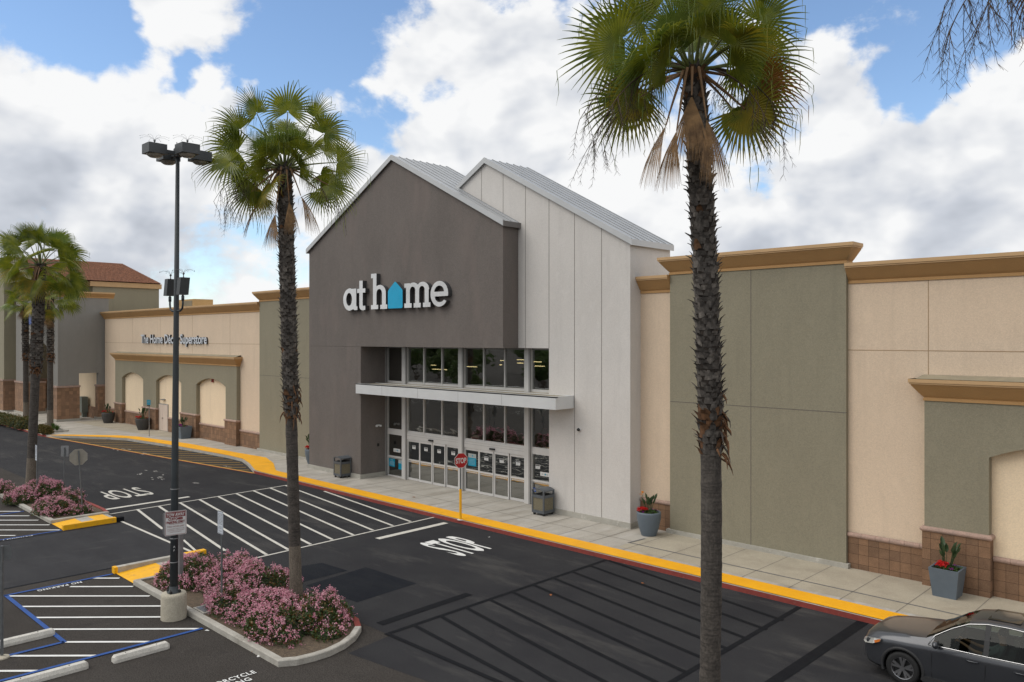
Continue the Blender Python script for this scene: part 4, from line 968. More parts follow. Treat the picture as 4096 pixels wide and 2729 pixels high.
def stalks(mb, org, az, el, L_, rng, nb_=9, hang=1.0):
    d = Vector((math.cos(az)*math.cos(el), math.sin(az)*math.cos(el), math.sin(el))); pts = [Vector(org)]; n = 14
    for i in range(n): d = (d+Vector((0,0,-1.7/n))).normalized(); pts.append(pts[-1]+d*(L_/n))
    mb.tube(pts, [.017*(1.1-i/n)+.003 for i in range(n+1)], twig, 4)
    for b in range(nb_):
        i = rng.randint(4, n); p = pts[i]; a2 = rng.random()*6.28; dd = Vector((math.cos(a2)*.5, math.sin(a2)*.5, -.8)).normalized(); q = [p]
        ln = hang*(.35+.6*rng.random())
        for k in range(6):
            dd = (dd+Vector((rng.uniform(-.18,.18), rng.uniform(-.18,.18), -.22))).normalized(); q.append(q[-1]+dd*ln/6)
        mb.tube(q, [.005*(1-k/7)+.0018 for k in range(7)], twig, 3)
        for k in range(2, 7):
            for _ in range(4):
                a3 = rng.random()*6.28; e = (dd+Vector((math.cos(a3)*.8, math.sin(a3)*.8, -.1))).normalized()*rng.uniform(.06,.14)*hang; mb.tube([q[k], q[k]+e], [.0022,.0012], twig, 3, False)
P3_ = pg3
def palm(base, top, r0, r1, rb, zb, seed, label, nf=34, Lp=1.15, Rb=1.15, mid=None, hanging=(), stalk=(), skipf=None, fronds=None, detail=1.0, foot=.9, group='fan palms along the shopfront', beard=True):
    rng = random.Random(seed); root = thing('palm_tree', base, label, 'palm', group)
    base = Vector(base); top = Vector(top)
    def at(z):
        t = (z-base.z)/(top.z-base.z); p = base.lerp(top, t)
        if mid: p = p+Vector(mid)*math.sin(math.pi*min(1, max(0, t)))
        p.z = z; return p
    m = MB(); zs = [base.z-.05, base.z+.25, base.z+.7, base.z+1.6]; z = base.z+1.6
    rads = [r0*1.30, r0*1.12, r0, r0*.96]
    while z < zb+.3: z += .085 if detail >= 1 else .3; zs.append(z); rads.append(r0*.96+(r1-r0*.96)*min(1, (z-base.z-1.6)/(zb-base.z-1.6))+(rng.uniform(-.006,.006) if detail >= 1 else 0))
    m.tube([at(q) for q in zs], rads, tr1, 18); ft = sum(1 for q in zs if q < base.z+foot)
    k = m.mi(tr1b)
    for i in range(len(m.f)):
        if i < 18*(ft): m.m[i] = k
    trunk = m.build('trunk', root, True)
    # booted part
    m = MB(); zz = [zb+(top.z-zb)*i/20 for i in range(21)]; m.tube([at(q) for q in zz], [r1*1.0+(rb*.80-r1)*min(1, i/3) for i in range(21)], bootc, 16)
    step = .095/detail; z = zb; ring = 0
    while z < top.z-.02:
        f = min(1, (z-zb)/.5); rr = (r1*.95+(rb*.74-r1*.95)*f)*(1-.12*max(0, (z-(top.z-1.2))/1.2)); nper = max(5, int(8*detail))
        for i in range(nper):
            a = 2*math.pi*(i+.5*(ring%2))/nper+rng.uniform(-.12,.12); c = at(z+rng.uniform(-.02,.02)); u = Vector((math.cos(a), math.sin(a), 0)); tn = Vector((-u.y, u.x, 0))
            hgt = rng.uniform(.12,.21); out = rng.uniform(.04,.15); wd = rr*math.pi/nper*rng.uniform(.9,1.45); tw = rng.uniform(-.04,.04)
            p0 = c+u*(rr*.98); p1 = c+u*(rr+out*.35)+Vector((0,0,hgt*.6)); p2 = c+u*(rr+out)+Vector((0,0,hgt*rng.uniform(.75,1.1)))+tn*tw
            mm = bootb if (rng.random() < (.55 if z < zb+.7 else (.4 if z > top.z-1.0 else .02))) else (boot if rng.random() < .6 else bootl)
            m.add([p0-tn*wd, p0+u*.03, p0+tn*wd, p1-tn*wd*.72, p1+u*.02, p1+tn*wd*.72, p2-tn*wd*.28, p2+tn*wd*.28], [(0,1,4,3),(1,2,5,4),(3,4,6),(4,7,6),(4,5,7)], mm)
        z += step; ring += 1
    if beard:                                        # torn bark strips where the boots end
        for i in range(26):
            a = CRA+rng.gauss(-.4,.9); c = at(zb+rng.uniform(-.1,.75)+(.3 if rng.random() < .4 else 0)); u = Vector((math.cos(a), math.sin(a), 0)); p = c+u*r1*1.1; q = [p]; d = (u*.8+Vector((0,0,rng.uniform(-.3,.3)))).normalized()
            for k in range(4): d = (d+Vector((rng.uniform(-.3,.3),rng.uniform(-.3,.3),-.7))).normalized(); q.append(q[-1]+d*rng.uniform(.03,.11))
            m.tube(q, [.016,.022,.018,.010,.003], bootb if rng.random() < .6 else boot, 4)
    m.build('leaf_base_sheath', root)
    # crown
    m = MB(); top2 = top+Vector((0,0,.05)); ga = 2.39996
    for (th, dep, lp_, rb_, mm, tw_, bd_) in (fronds or ()):
        az, el = azel(th, dep); o = top2-Vector((0,0,.10))+Vector((math.cos(az), math.sin(az), 0))*.10
        if mm is pdead: fan(m, o+Vector((math.cos(az), math.sin(az), 0))*.12, az, el, lp_, rb_, rng, mm, petb, droop=.10, bend=.25, nseg=30, closed=.87 if rb_ < 1.17 else .84, twist=tw_, gap=.62, petr=.020)
        else: fan(m, o, az, el, lp_*rng.uniform(.84,1.14)*(1.12 if 55 < th < 125 and dep > -.6 else 1.0), rb_*rng.uniform(.95,1.15), rng, mm, petg if th > 0 and th < 180 else petb, droop=.15*rng.uniform(.5,1.7), bend=bd_*.8, nseg=32, closed=(rng.uniform(-.12,.22) if mm is not P3_ else .45), twist=tw_*rng.uniform(.8,1.2), gap=.44)
    for i in range(nf):
        t = (i+.5)/nf; az = i*ga+rng.uniform(-.2,.2); el = R(82-108*t+rng.uniform(-8,8))
        if skipf and skipf(az%(2*math.pi), el): continue
        lo = t > .80; mm = pg1 if not lo else (pg2 if rng.random() < .5 else pg1)
        if t < .28: mm = pg1 if rng.random() < .6 else pg3
        elif not lo and rng.random() < .12: mm = pg3
        o = top2-Vector((0,0,.22*t))+Vector((math.cos(az), math.sin(az), 0))*.10
        fan(m, o, az, el, Lp*rng.uniform(.85,1.15)*(1 if t > .15 else .8), Rb*rng.uniform(.88,1.1), rng, mm, petg if t < .7 else petb, droop=.18 if t > .3 else .10, bend=.36 if t > .2 else .12, nseg=42 if detail >= .8 else 26, closed=.25 if t < .12 else rng.uniform(-.1,.22), twist=rng.choice((-1,1))*rng.uniform(.2,1.3), gap=.60)
    m.build('crown', root)
    if hanging:
        m = MB()
        for (az, lp, rb_, mt) in hanging:
            az = math.radians(az); o = top-Vector((0,0,.12))+Vector((math.cos(az), math.sin(az), 0))*.2
            fan(m, o, az, R(-25), lp, rb_, rng, mt, petb, droop=.15, closed=.70 if mt is pdead else .25, bend=3.0 if mt is pdead else 1.5, nseg=34, gap=.6)
        m.build('dead_fronds', root)
    if stalk:
        m = MB()
        for (az, el, ln, nb_, hg) in stalk: stalks(m, top, math.radians(az), math.radians(el), ln, rng, nb_, hg)
        m.build('flower_stalks', root)
    return root
CR = math.degrees(math.atan2(ry, rx))     # azimuth of "right in the photo"; left = CR+180, towards camera = CR-90
PD, PR, P1, P2, P3 = pdead, prust, pg1, pg2, pg3
palm((-20.40,12.0,.10), (-20.45,11.65,12.55), .175, .165, .250, 5.35, 11, 'tall fan palm rising from the pink flowering island beside the lamp post', nf=0,
     fronds=[(97,-.4,.45,.85,P3,.4,.1),(84,.2,.4,.9,P3,-.4,.1),(108,0,.5,.85,P3,.8,.1),(74,-.3,.5,.85,P3,-.9,.1),(90,-.7,.5,.7,P1,.5,.4),(135,-.8,.55,.75,P1,.8,.4),(45,-.9,.6,.75,P1,-.8,.5),(172,-.8,.6,.8,P1,.9,.5),(8,-.7,.6,.7,P1,-.9,.5),(125,-.7,.7,.7,P3,.5,.1),(55,-.6,.75,.7,P1,-.5,.2),(65,.5,.8,.7,P1,.6,.1),(150,.9,.8,.8,P1,.2,.2),(83,-.25,1.45,1.05,P1,.2,.1),(110,-.2,1.3,.85,P1,.5,.15),(132,-.1,1.45,1.05,P1,.9,.25),(150,.1,1.45,1.1,P1,1.1,.3),(165,-.2,1.35,1.0,P1,-1.0,.35),(186,-.1,1.15,.75,P1,1.2,.3),(214,-.1,1.0,.85,P1,1.0,.3),
             (242,-.7,.7,.85,P2,.3,.5),(50,.1,1.5,.95,P1,-1.1,.2),(38,.3,1.1,.9,P1,.6,.3),(66,.1,1.35,.85,P1,-.9,.1),(12,-.1,1.35,.85,P1,-1.3,.25),(-14,.1,1.1,.9,P1,1.0,.3),(-28,.4,.95,.7,P1,-.8,.3),
             (78,-.8,.8,.55,P3,0,.3),(120,.6,1.3,.9,P3,.4,.2),(95,.5,1.4,.9,P1,.3,.1),(60,.7,1.2,.9,P1,-.4,.3),(170,.7,1.1,.8,P1,.4,.4),(10,.7,1.1,.8,P1,-.4,.4),(195,.5,1.2,.7,P2,.9,.4),(103,-.1,1.0,.6,P3,.1,0),(72,.2,.9,.55,P3,.1,0),(228,.2,1.0,.6,P2,.7,.4),
             (-62,-.3,.95,1.15,PD,0,0),(-92,-.35,1.45,1.0,PD,0,0),(-118,-.1,1.0,1.1,PD,0,0),(-80,-.3,1.05,.95,PD,0,0)],
     stalk=[(CR+185,20,2.4,14,1.0),(CR+200,5,2.2,13,1.0),(CR+170,10,2.3,12,1.0),(CR+160,5,2.3,10,.9),(CR-15,5,2.0,10,.8),(CR+20,10,2.1,10,.8)])
palm((-7.05,12.0,.10), (-7.22,11.82,12.25), .180, .175, .235, 5.7, 23, 'tallest fan palm, in front of the olive panel, its crown cut by the top edge', nf=0, mid=(.16,.05,0),
     fronds=[(97,-.4,.45,.85,P3,.4,.1),(84,.2,.4,.9,P3,-.4,.1),(108,0,.5,.85,P3,.8,.1),(74,-.3,.5,.85,P3,-.9,.1),(90,-.7,.5,.7,P1,.5,.4),(135,-.8,.55,.75,P1,.8,.4),(45,-.9,.6,.75,P1,-.8,.5),(172,-.8,.6,.8,P1,.9,.5),(8,-.7,.6,.7,P1,-.9,.5),(125,-.7,.7,.7,P3,.5,.1),(55,-.6,.75,.7,P1,-.5,.2),(65,.5,.8,.7,P1,.6,.1),(150,.9,.8,.8,P1,.2,.2),(157,-.1,1.2,1.0,P1,1.1,.2),(150,-.7,.95,.9,P1,.6,.6),(113,-.3,1.2,.80,P1,.3,.1),(87,-.5,.95,.75,P1,.1,.1),(42,.0,1.3,.85,P1,-1.0,.15),(15,-.1,1.1,1.0,P1,-1.25,.2),(42,-.8,.75,.85,P2,-.5,.6),
             (-8,-.1,1.05,.85,PR,-.9,.25),(-38,-.1,.9,.85,P2,-1.2,.2),(-30,.2,1.0,.8,P1,-1.0,.2),(205,-.1,1.05,.80,P2,1.2,.2),(196,.2,1.1,.8,P1,1.0,.3),(-25,.6,.9,.75,P1,.6,.3),(180,.5,1.0,.85,P1,.5,.35),
             (100,.3,1.3,.85,P1,.2,.05),(70,.2,1.35,.9,P1,-.4,.1),(125,.2,1.4,.9,P1,.6,.15),(60,-.2,1.2,.8,P3,-.5,.2),(140,.3,1.3,.95,P1,.9,.2),(95,-.1,1.0,.6,P3,0,0),(80,.1,1.0,.6,P3,0,0),(108,.1,.9,.5,P3,0,0),(30,.6,1.2,.9,P1,-.6,.3),(168,-.4,1.0,.75,P3,1.0,.5),
             (-96,-.35,.55,1.2,PD,0,0),(-86,-.35,.98,1.15,PD,0,0),(-112,-.25,1.1,1.05,PD,0,0),(-104,-.3,1.2,1.0,PD,0,0)],
     stalk=[(CR+188,22,2.4,16,1.0),(CR+200,12,2.3,16,1.0),(CR+170,12,2.2,12,1.0),(CR+178,5,2.1,13,1.0),(CR-12,10,2.0,14,1.0),(CR+8,15,2.0,13,1.0),(CR-30,0,1.8,12,.9)])
palm((-44.78,11.5,.10), (-44.42,11.85,11.35), .22, .20, .32, 5.9, 37, 'fan palm at the left edge, rooted in the far pink flowering island', nf=28, Lp=1.3, Rb=1.1, hanging=[(CR-80,.9,1.1,pg2),(CR-100,.6,.9,pdead)], detail=.8)
palm((-82.7,20.9,.2), (-82.6,20.8,10.9), .24, .22, .33, 5.6, 41, 'slim distant palm trunk, leftmost behind the left palm', nf=22, Lp=1.2, Rb=1.1, detail=.5, hanging=[(CR-90,.6,.9,pdead)])
palm((-72.3,20.0,.2), (-72.2,20.0,11.0), .24, .21, .31, 5.7, 43, 'distant palm with dry hanging fronds, in the small planter by the yellow kerb', nf=24, Lp=1.3, Rb=1.1, detail=.5, hanging=[(CR-70,1.6,.9,pdead),(CR-95,.9,1.0,pdead),(CR-60,1.1,1.0,pg2)])
palm((-1.6,12.0,.10), (-1.55,11.9,12.75), .185, .18, .27, 5.6, 57, 'palm outside the right edge, only drooping stalks and frond tips in the top right corner', nf=34, Lp=1.15, Rb=1.05,
     skipf=lambda az, el: abs((math.degrees(az)-(CR+180)+180)%360-180) < 100 and el < R(74),
     fronds=[(229,-.1,1.0,.70,P2,1.2,.1),(222,.2,.9,.6,PR,1.0,.1)],
     stalk=[(CR+186,18,2.6,20,1.35),(CR+196,8,2.5,20,1.25),(CR+176,10,2.4,18,1.2),(CR+203,0,2.2,12,1.0)])

# ============================================================ SHRUBS
PH = [None]
def leaf_cloud(mb, c, rx_, ry_, h, n, size, mats_, rng, zmin=.0, lump=.25, curl=.4, ls=None):
    """leaf-sized faces through the outer part of a lumpy mound"""
    ph = [(rng.randint(2,5), rng.uniform(0,6.28), rng.uniform(1.5,4)) for _ in range(5)]; PH[0] = ph
    V = []; out = {m_: [] for m_ in mats_}
    for i in range(n):
        a = rng.random()*6.2832; s = rng.random(); el = math.asin(s**.8); rr = 1-.28*rng.random()**1.6
        lm = 1+lump*sum(math.sin(p[0]*a+p[1]+p[2]*el) for p in ph)/3
        p = Vector((c[0]+rx_*rr*lm*math.cos(a)*math.cos(el), c[1]+ry_*rr*lm*math.sin(a)*math.cos(el), c[2]+zmin+h*rr*lm*math.sin(el)))
        d = Vector((rng.uniform(-1,1), rng.uniform(-1,1), rng.uniform(-.2,1))).normalized(); s_ = d.cross(Vector((rng.uniform(-1,1), rng.uniform(-1,1), rng.uniform(-1,1)))).normalized(); L_ = size*rng.uniform(.7,1.3)
        q = mats_[int(rng.random()**1.3*len(mats_)) % len(mats_)] if ls is None else ls(p, rng)
        mb.add([p, p+d*L_*.5+s_*L_*.28, p+d*L_, p+d*L_*.5-s_*L_*.28], [(0,1,2,3)], q)
def mound(mb, c, rx_, ry_, h, mm, k=.80):
    vs = []; nu, nv = 16, 7
    for j in range(nv+1):
        e = math.pi/2*j/nv
        for i in range(nu): a = 2*math.pi*i/nu; w_ = 1+.10*math.sin(3*a+c[0])+.06*math.sin(5*a+c[1]); vs.append((c[0]+rx_*k*w_*math.cos(a)*math.cos(e), c[1]+ry_*k*w_*math.sin(a)*math.cos(e), c[2]+h*k*math.sin(e)))
    mb.add(vs, [(j*nu+i, j*nu+(i+1)%nu, (j+1)*nu+(i+1)%nu, (j+1)*nu+i) for j in range(nv) for i in range(nu)], mm)
def hawthorn(x, y, r1_, r2_, h, label, seed, bloom=1.0):
    rng = random.Random(seed); o = thing('flowering_shrub', (x, y, .1), label, 'shrub', 'pink flowering shrubs in the islands')
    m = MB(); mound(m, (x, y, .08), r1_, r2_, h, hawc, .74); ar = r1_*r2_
    leaf_cloud(m, (x, y, .08), r1_, r2_, h, int(4800*ar*(.6+.5*h)), .075, [hawl, hawl, hawb], rng, lump=.22); m.build('foliage', o)
    m = MB(); lump_ = .22; ph = PH[0]
    n = int(600*ar*bloom*(.6+.6*h))
    spots = [(rng.random()*6.28, rng.uniform(.0,1.3), rng.uniform(.25,.55)) for _ in range(10)]
    for i in range(n):
        a = rng.random()*6.2832; el = math.asin(rng.random()**.75)
        if el < .25 and rng.random() < .45: continue
        if any(math.hypot((a-sa+3.14)%6.28-3.14, el-se) < sr for sa, se, sr in spots) and rng.random() < .85: continue
        lm = 1.03+lump_*sum(math.sin(p[0]*a+p[1]+p[2]*el) for p in ph)/3
        c = Vector((x+r1_*lm*math.cos(a)*math.cos(el), y+r2_*lm*math.sin(a)*math.cos(el), .1+h*lm*math.sin(el)+rng.uniform(-.02,.06)))
        for k in range(rng.randint(7, 12)):
            p = c+Vector((rng.gauss(0,.032), rng.gauss(0,.032), rng.gauss(.02,.03))); nrm = Vector((rng.uniform(-1,1), rng.uniform(-1,1), rng.uniform(.1,1))).normalized(); u_ = nrm.cross(Vector((1,.3,.2))).normalized(); v_ = nrm.cross(u_); s_ = rng.uniform(.014,.024)
            m.add([p+u_*s_, p+v_*s_, p-u_*s_, p-v_*s_], [(0,1,2,3)], pink if rng.random() < .62 else pinkl)
    m.build('blossom', o); return o
hs_ = [(-24.35,10.75,1.05,1.0,.80,'pink flowering shrub at the far end of the near island, behind the lamp pole'),
       (-23.0,11.35,1.05,.95,.95,'pink flowering shrub between the lamp pole and the narrow white sign'),
       (-21.55,11.35,1.05,.95,.95,'pink flowering shrub right of the narrow white sign, behind the others'),
       (-21.0,10.35,.85,.62,.70,'pink flowering shrub at the foot of the narrow white sign post'),
       (-19.7,10.75,1.0,.85,.75,'pink flowering shrub just in front of the middle palm trunk'),
       (-18.55,10.35,1.0,.72,.70,'largest front pink flowering shrub, with green tufts at its foot'),
       (-18.35,11.55,.85,.70,.80,'pink flowering shrub right of the middle palm, beside the red kerb'),
       (-17.4,11.1,.42,.38,.32,'small sparse pink shrub inside the curved white kerb')]
for i, a in enumerate(hs_): hawthorn(a[0], a[1], a[2]*1.12, a[3]*1.1, a[4]*.84, a[5], seed=100+i, bloom=1.0 if i < 7 else .6)
for i, (px, py, r1_, r2_, h, lb) in enumerate([(80,1985,.9,.7,.6,'leftmost full pink shrub of the far island, in front of the left palm'), (190,1965,1.1,.8,.75,'pink shrub right of the left palm trunk in the far island'), (215,2030,1.0,.75,.65,'lowest pink shrub of the far island, near its white kerb'),
                                         (285,1995,.7,.6,.6,'round pink shrub in the far island between the two grey sign posts'), (10,1950,.6,.5,.5,'pink shrub cut by the left edge of the picture'), (300,2035,.35,.3,.35,'small pink shrub at the base of the leaning stop sign post'), (345,2028,.3,.28,.32,'smallest pink shrub, at the tip of the far island')]):
    p = G(px, py+10, .25); hawthorn(p.x, p.y, r1_, r2_, h, lb, 200+i)
def hedge_ball(x, y, r_, h, label, seed, ms_):
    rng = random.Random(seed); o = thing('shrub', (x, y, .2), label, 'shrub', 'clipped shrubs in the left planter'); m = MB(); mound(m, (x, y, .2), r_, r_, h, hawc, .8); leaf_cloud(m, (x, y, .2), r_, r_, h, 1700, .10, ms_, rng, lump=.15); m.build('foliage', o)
for i, (px, py, r_) in enumerate([(22,1685,.9),(48,1690,.9),(72,1697,.85),(95,1704,.8),(112,1696,.6),(5,1680,.8)]):
    p = G(px, py+4, .3); hedge_ball(p.x, p.y, r_, .85, ['second','third','fourth','fifth','rearmost','leftmost'][i]+' green clipped shrub in the kerbed planter at the left edge', 300+i, [hedge, hedge, hedgeo])
for i, (px, py, r_, lb) in enumerate([(165,1722,.55,'orange tinged shrub just right of the left palm trunk'), (188,1728,.45,'dull low shrub at the foot of the distant palm in the small planter')]):
    p = G(px, py+2, .3); hedge_ball(p.x, p.y, r_, .6, lb, 320+i, [hedgeo, hedge])
for i, (px, py) in enumerate([(214,1715),(229,1722)]):
    p = G(px, py, .3); rng = random.Random(330+i); m = MB()
    for k in range(60):
        a = rng.random()*6.28; e = rng.uniform(.5,1.4); d = Vector((math.cos(a)*math.cos(e), math.sin(a)*math.cos(e), math.sin(e))); q = [p, p+d*.3, p+d*.55+Vector((0,0,-.05))]; s_ = d.cross(Vector((0,0,1))).normalized()*.02
        m.add([q[0]-s_, q[0]+s_, q[1]+s_, q[1]-s_, q[2]], [(0,1,2,3),(3,2,4)], leafg)
    tag(m.build('lily_clump'), ['left','right'][i]+' bright green lily clump at the end of the small planter by the yellow kerb', 'plant', 'lily clumps in the small planter')

# trees and hedges across the lot (mirrored in the glass)
tb = None; rng = random.Random(9)
for i, (x, y, s_) in enumerate([(-60,-3,.8),(-72,-12,1.0),(-66,-20,1.0),(-82,-18,1.1),(-88,-30,1.3),(-98,-26,1.2),(-76,-32,1.2),(-104,-40,1.5),(-116,-46,1.6),(-96,-52,1.5),(-84,-46,1.3),(-64,-34,1.1),(-56,-18,.9),(-70,-50,1.4),(-126,-60,1.8),(-110,-66,1.8),(-92,-68,1.7),(-134,-48,1.7),(-142,-66,1.9),(-50,-40,1.2),(-74,-68,1.6),(-58,-60,1.5),(-120,-30,1.5),(-138,-34,1.6),(-100,-12,1.1),(-40,-56,1.4),(-30,-40,1.1)]):
    if tb is None:
        tb = thing('broadleaf_tree', (0,0,0), 'broadleaf tree across the parking lot, mirrored in the shop windows', 'tree', 'trees across the lot, mirrored in the glass')
        m = MB(); m.tube([(0,0,0),(.1,0,1.4),(.05,.1,2.8)], [.2,.15,.1], bark, 8)
        for a in range(4): m.tube([(.05,.1,2.4),(math.cos(a*1.6)*.9,math.sin(a*1.6)*.9,3.7),(math.cos(a*1.6)*1.4,math.sin(a*1.6)*1.4,4.6)], [.09,.05,.02], bark, 5)
        m.build('trunk', tb, local=True); m = MB()
        for k in range(9): leaf_cloud(m, (rng.uniform(-1.3,1.3), rng.uniform(-1.3,1.3), rng.uniform(2.4,4.4)), 1.3, 1.3, 1.1, 520, .26, [leafg, hedge, hawl], rng)
        m.build('crown', tb, local=True); place(tb, (x, y, 0), 0, s_)
    else: place(copy_tree(tb), (x, y, 0), i*1.3, s_)

# ============================================================ LAMP POST
lp = thing('lamp_post', (-21.78,9.06,0), 'tall dark lamp post on a round concrete pedestal with four heads and two floodlights', 'lamp post')
m = MB(); m.lathe((-21.78,9.06,0), [(.335,0),(.33,.60),(.325,.66),(.30,.695),(.18,.70),(0,.70)], lampc, 40); m.build('pedestal', lp, True)
bx, by = -21.78, 9.06; tx, ty = bx+.12*rx*.9, by+.12*ry*.9
def pp(z): t = (z-.7)/(12.85-.7); return Vector((bx+(tx-bx)*t, by+(ty-by)*t, z))
m = MB(); m.tube([pp(.7), pp(4), pp(8), pp(12.75)], [.108,.093,.072,.05], polem, 20); m.lathe(pp(.7), [(.17,0),(.17,.03),(.125,.05),(.12,.16),(.108,.18)], polem, 20)
m.build('pole', lp, True)
for k in range(4):
    m = MB(); a = k*math.pi/2+.7; c = pp(.73)+Vector((math.cos(a)*.17, math.sin(a)*.17, 0)); m.lathe(c, [(.035,-.02),(.035,.035),(.012,.05),(.012,.08),(0,.08)], black, 8); m.build('anchor_bolt', lp)
for zz in (2.17, 3.0+.52, 1.52): m = MB(); m.lathe(pp(zz), [(.108,0),(.113,.005),(.113,.02),(.108,.025)], galvl, 16); m.build('strap', lp)
m = MB(); text_on(m, 'A', pp(2.0)+Vector((.92,-.385,0))*.106-Vector((0,0,.06)), (.385,.92,0), (0,0,1), None, .06, signw); text_on(m, 'F', pp(1.9)+Vector((.92,-.385,0))*.107-Vector((0,0,.06)), (.385,.92,0), (0,0,1), None, .06, signw); m.build('stencil', lp)
m = MB(); m.lathe(pp(12.6), [(.06,0),(.11,.02),(.11,.22),(.09,.25),(0,.26)], fixt, 12); m.tube([pp(12.85)+Vector((-.06,0,0)), pp(13.03)+Vector((-.06,0,0))], .012, black, 6); m.build('hub', lp)
def spikes(c, n, parent, rad=.3):
    m = MB(); m.lathe(c, [(.018,0),(.012,.06),(.035,.10),(.02,.13),(0,.13)], galv, 8)
    for i in range(n):
        a = 2*math.pi*i/n; q = [Vector(c)+Vector((math.cos(a)*r_, math.sin(a)*r_, .12+.10*math.sin(min(1, r_/(rad*.9))*2.6))) for r_ in (0, rad*.35, rad*.7, rad)]; m.tube(q, .0025, galv, 3); m.lathe(q[-1], [(0,-.012),(.008,0),(0,.012)], black, 5)
    m.build('bird_spider', parent)
for k, (dx, dy) in enumerate(((0,-1),(1,0),(-1,0),(0,1))):
    c = pp(12.72)+Vector((dx, dy, 0))*.62; z0 = 12.60; hd_ = MB()
    ax_ = Vector((dx, dy, 0)); sy = Vector((-dy, dx, 0)); s0, s1 = .24, .24
    vs = [c+ax_*a*s0+sy*b*s1+Vector((0,0,zz)) for zz in (-.13,.13) for a, b in ((-1,-1),(1,-1),(1,1),(-1,1))]
    hd_.add(vs, [(0,3,2,1),(4,5,6,7),(0,1,5,4),(1,2,6,5),(2,3,7,6),(3,0,4,7)], fixt)
    hd_.box(*sorted((tx+dx*.05-abs(dy)*.04, tx+dx*.40+abs(dy)*.04)), *sorted((ty+dy*.05-abs(dx)*.04, ty+dy*.40+abs(dx)*.04)), 12.66, 12.76, fixt)
    h_ = hd_.build('lamp_head', lp)
    ln_ = MB(); ln_.lathe(c+Vector((0,0,-.132)), [(.21,0),(.19,-.04),(.12,-.085),(0,-.10)], lens_, 20); ln_.build('lens', h_, True)
    if k < 2: spikes(c+Vector((0,0,.13)), 8, h_, .38)
for s_ in (-1, 1):
    ox = Vector((s_*.42, 0, 0)); fl = MB(); z0 = 8.40
    fl.tube([pp(z0), pp(z0)+ox*.6, pp(z0)+ox*.92+Vector((0,0,.06)), pp(z0)+ox+Vector((0,0,.18)), pp(z0)+ox+Vector((0,0,.42))], .028, polem, 8); fl.tube([pp(z0)+ox+Vector((0,0,.27)), pp(z0)+ox+Vector((0,0,.40))], .042, polem, 8); arm = fl.build('floodlight_arm', lp, True)
    c = pp(z0+.66)+ox; b_ = MB(); tl = Vector((.05, .0, 0))
    vs = [c+Vector((a*.105, b*.125, zz*.23))+tl*zz for zz in (-1,1) for a, b in ((-1,-1),(1,-1),(1,1),(-1,1))]
    b_.add(vs, [(0,3,2,1),(4,5,6,7),(0,1,5,4),(1,2,6,5),(2,3,7,6),(3,0,4,7)], fixt); fo_ = b_.build('floodlight', lp)
    spikes(c+Vector((.03,0,.24)), 8, fo_, .30)

# ============================================================ SIGNS
def plate(mb, c, du, w_, h_, r_, mface, mback, th=.006, border=None, inset=.012):
    du = Vector(du).normalized(); dv = Vector((0,0,1)); nn = du.cross(dv); c = Vector(c)
    sh = shape([rrect(-w_/2, w_/2, -h_/2, h_/2, r_)]); slab(mb, sh, lambda u, v, d: c+du*u+dv*v+nn*d, -th, 0, mface, mback, True)
    if border:
        sh = shape([rrect(-w_/2+inset, w_/2-inset, -h_/2+inset, h_/2-inset, r_*.8)], [rrect(-w_/2+inset*1.8, w_/2-inset*1.8, -h_/2+inset*1.8, h_/2-inset*1.8, r_*.7)])
        mb.add([c+du*u+dv*v+nn*.002 for u, v in sh[0]], sh[1], border)
    return du, dv, nn
# tow away sign
c0 = pp(2.62); du = Vector((.20,.98,0)).normalized(); nn = du.cross(Vector((0,0,1))); cc = c0+nn*.125+du*.01
ts = thing('tow_away_sign', cc, 'white tow away sign with a maroon heading strapped to the lamp post', 'sign')
m = MB(); plate(m, cc, du, .56, .66, .035, signw, galvl, border=maroon); m.build('panel', ts)
m = MB(); UP = Vector((0,0,1))
sh = shape([rect(-.245,.245,.165,.30)]); m.add([cc+du*u+UP*v+nn*.003 for u, v in sh[0]], sh[1], maroon)
tow = lambda s, z, w_, h_, mm, b=0.02: text_on(m, s, cc+UP*z+nn*.005, du, UP, w_, h_, mm, b)
tow('TOW AWAY', .19, .46, .09, signw, .03); tow('CUSTOMER', .085, .38, .066, maroon, .05); tow('PARKING ONLY', .0, .47, .064, maroon, .045); tow('WHILE SHOPPING', -.035, .34, .026, maroon, 0)
tow('TWO HOUR LIMIT', -.11, .44, .042, maroon, 0); tow('UNAUTHORIZED VEHICLES WILL BE', -.165, .44, .02, maroon, 0); tow('TOWED AWAY AT VEHICLE OWNERS', -.205, .44, .02, maroon, 0); tow('EXPENSE CVC 22658-A', -.245, .30, .02, maroon, 0)
m.build('lettering', ts)
ACC = ['UNAUTHORIZED VEHICLES PARKED', 'IN DESIGNATED ACCESSIBLE', 'SPACES NOT DISPLAYING', 'DISTINGUISHING PLACARDS OR', 'SPECIAL LICENSE PLATES ISSUED', 'FOR PERSONS WITH DISABILITIES', 'WILL BE TOWED AWAY', "AT THE OWNER'S EXPENSE", '', 'TOWED VEHICLES', 'MAY BE RECLAIMED AT', '', 'OR BY TELEPHONING']
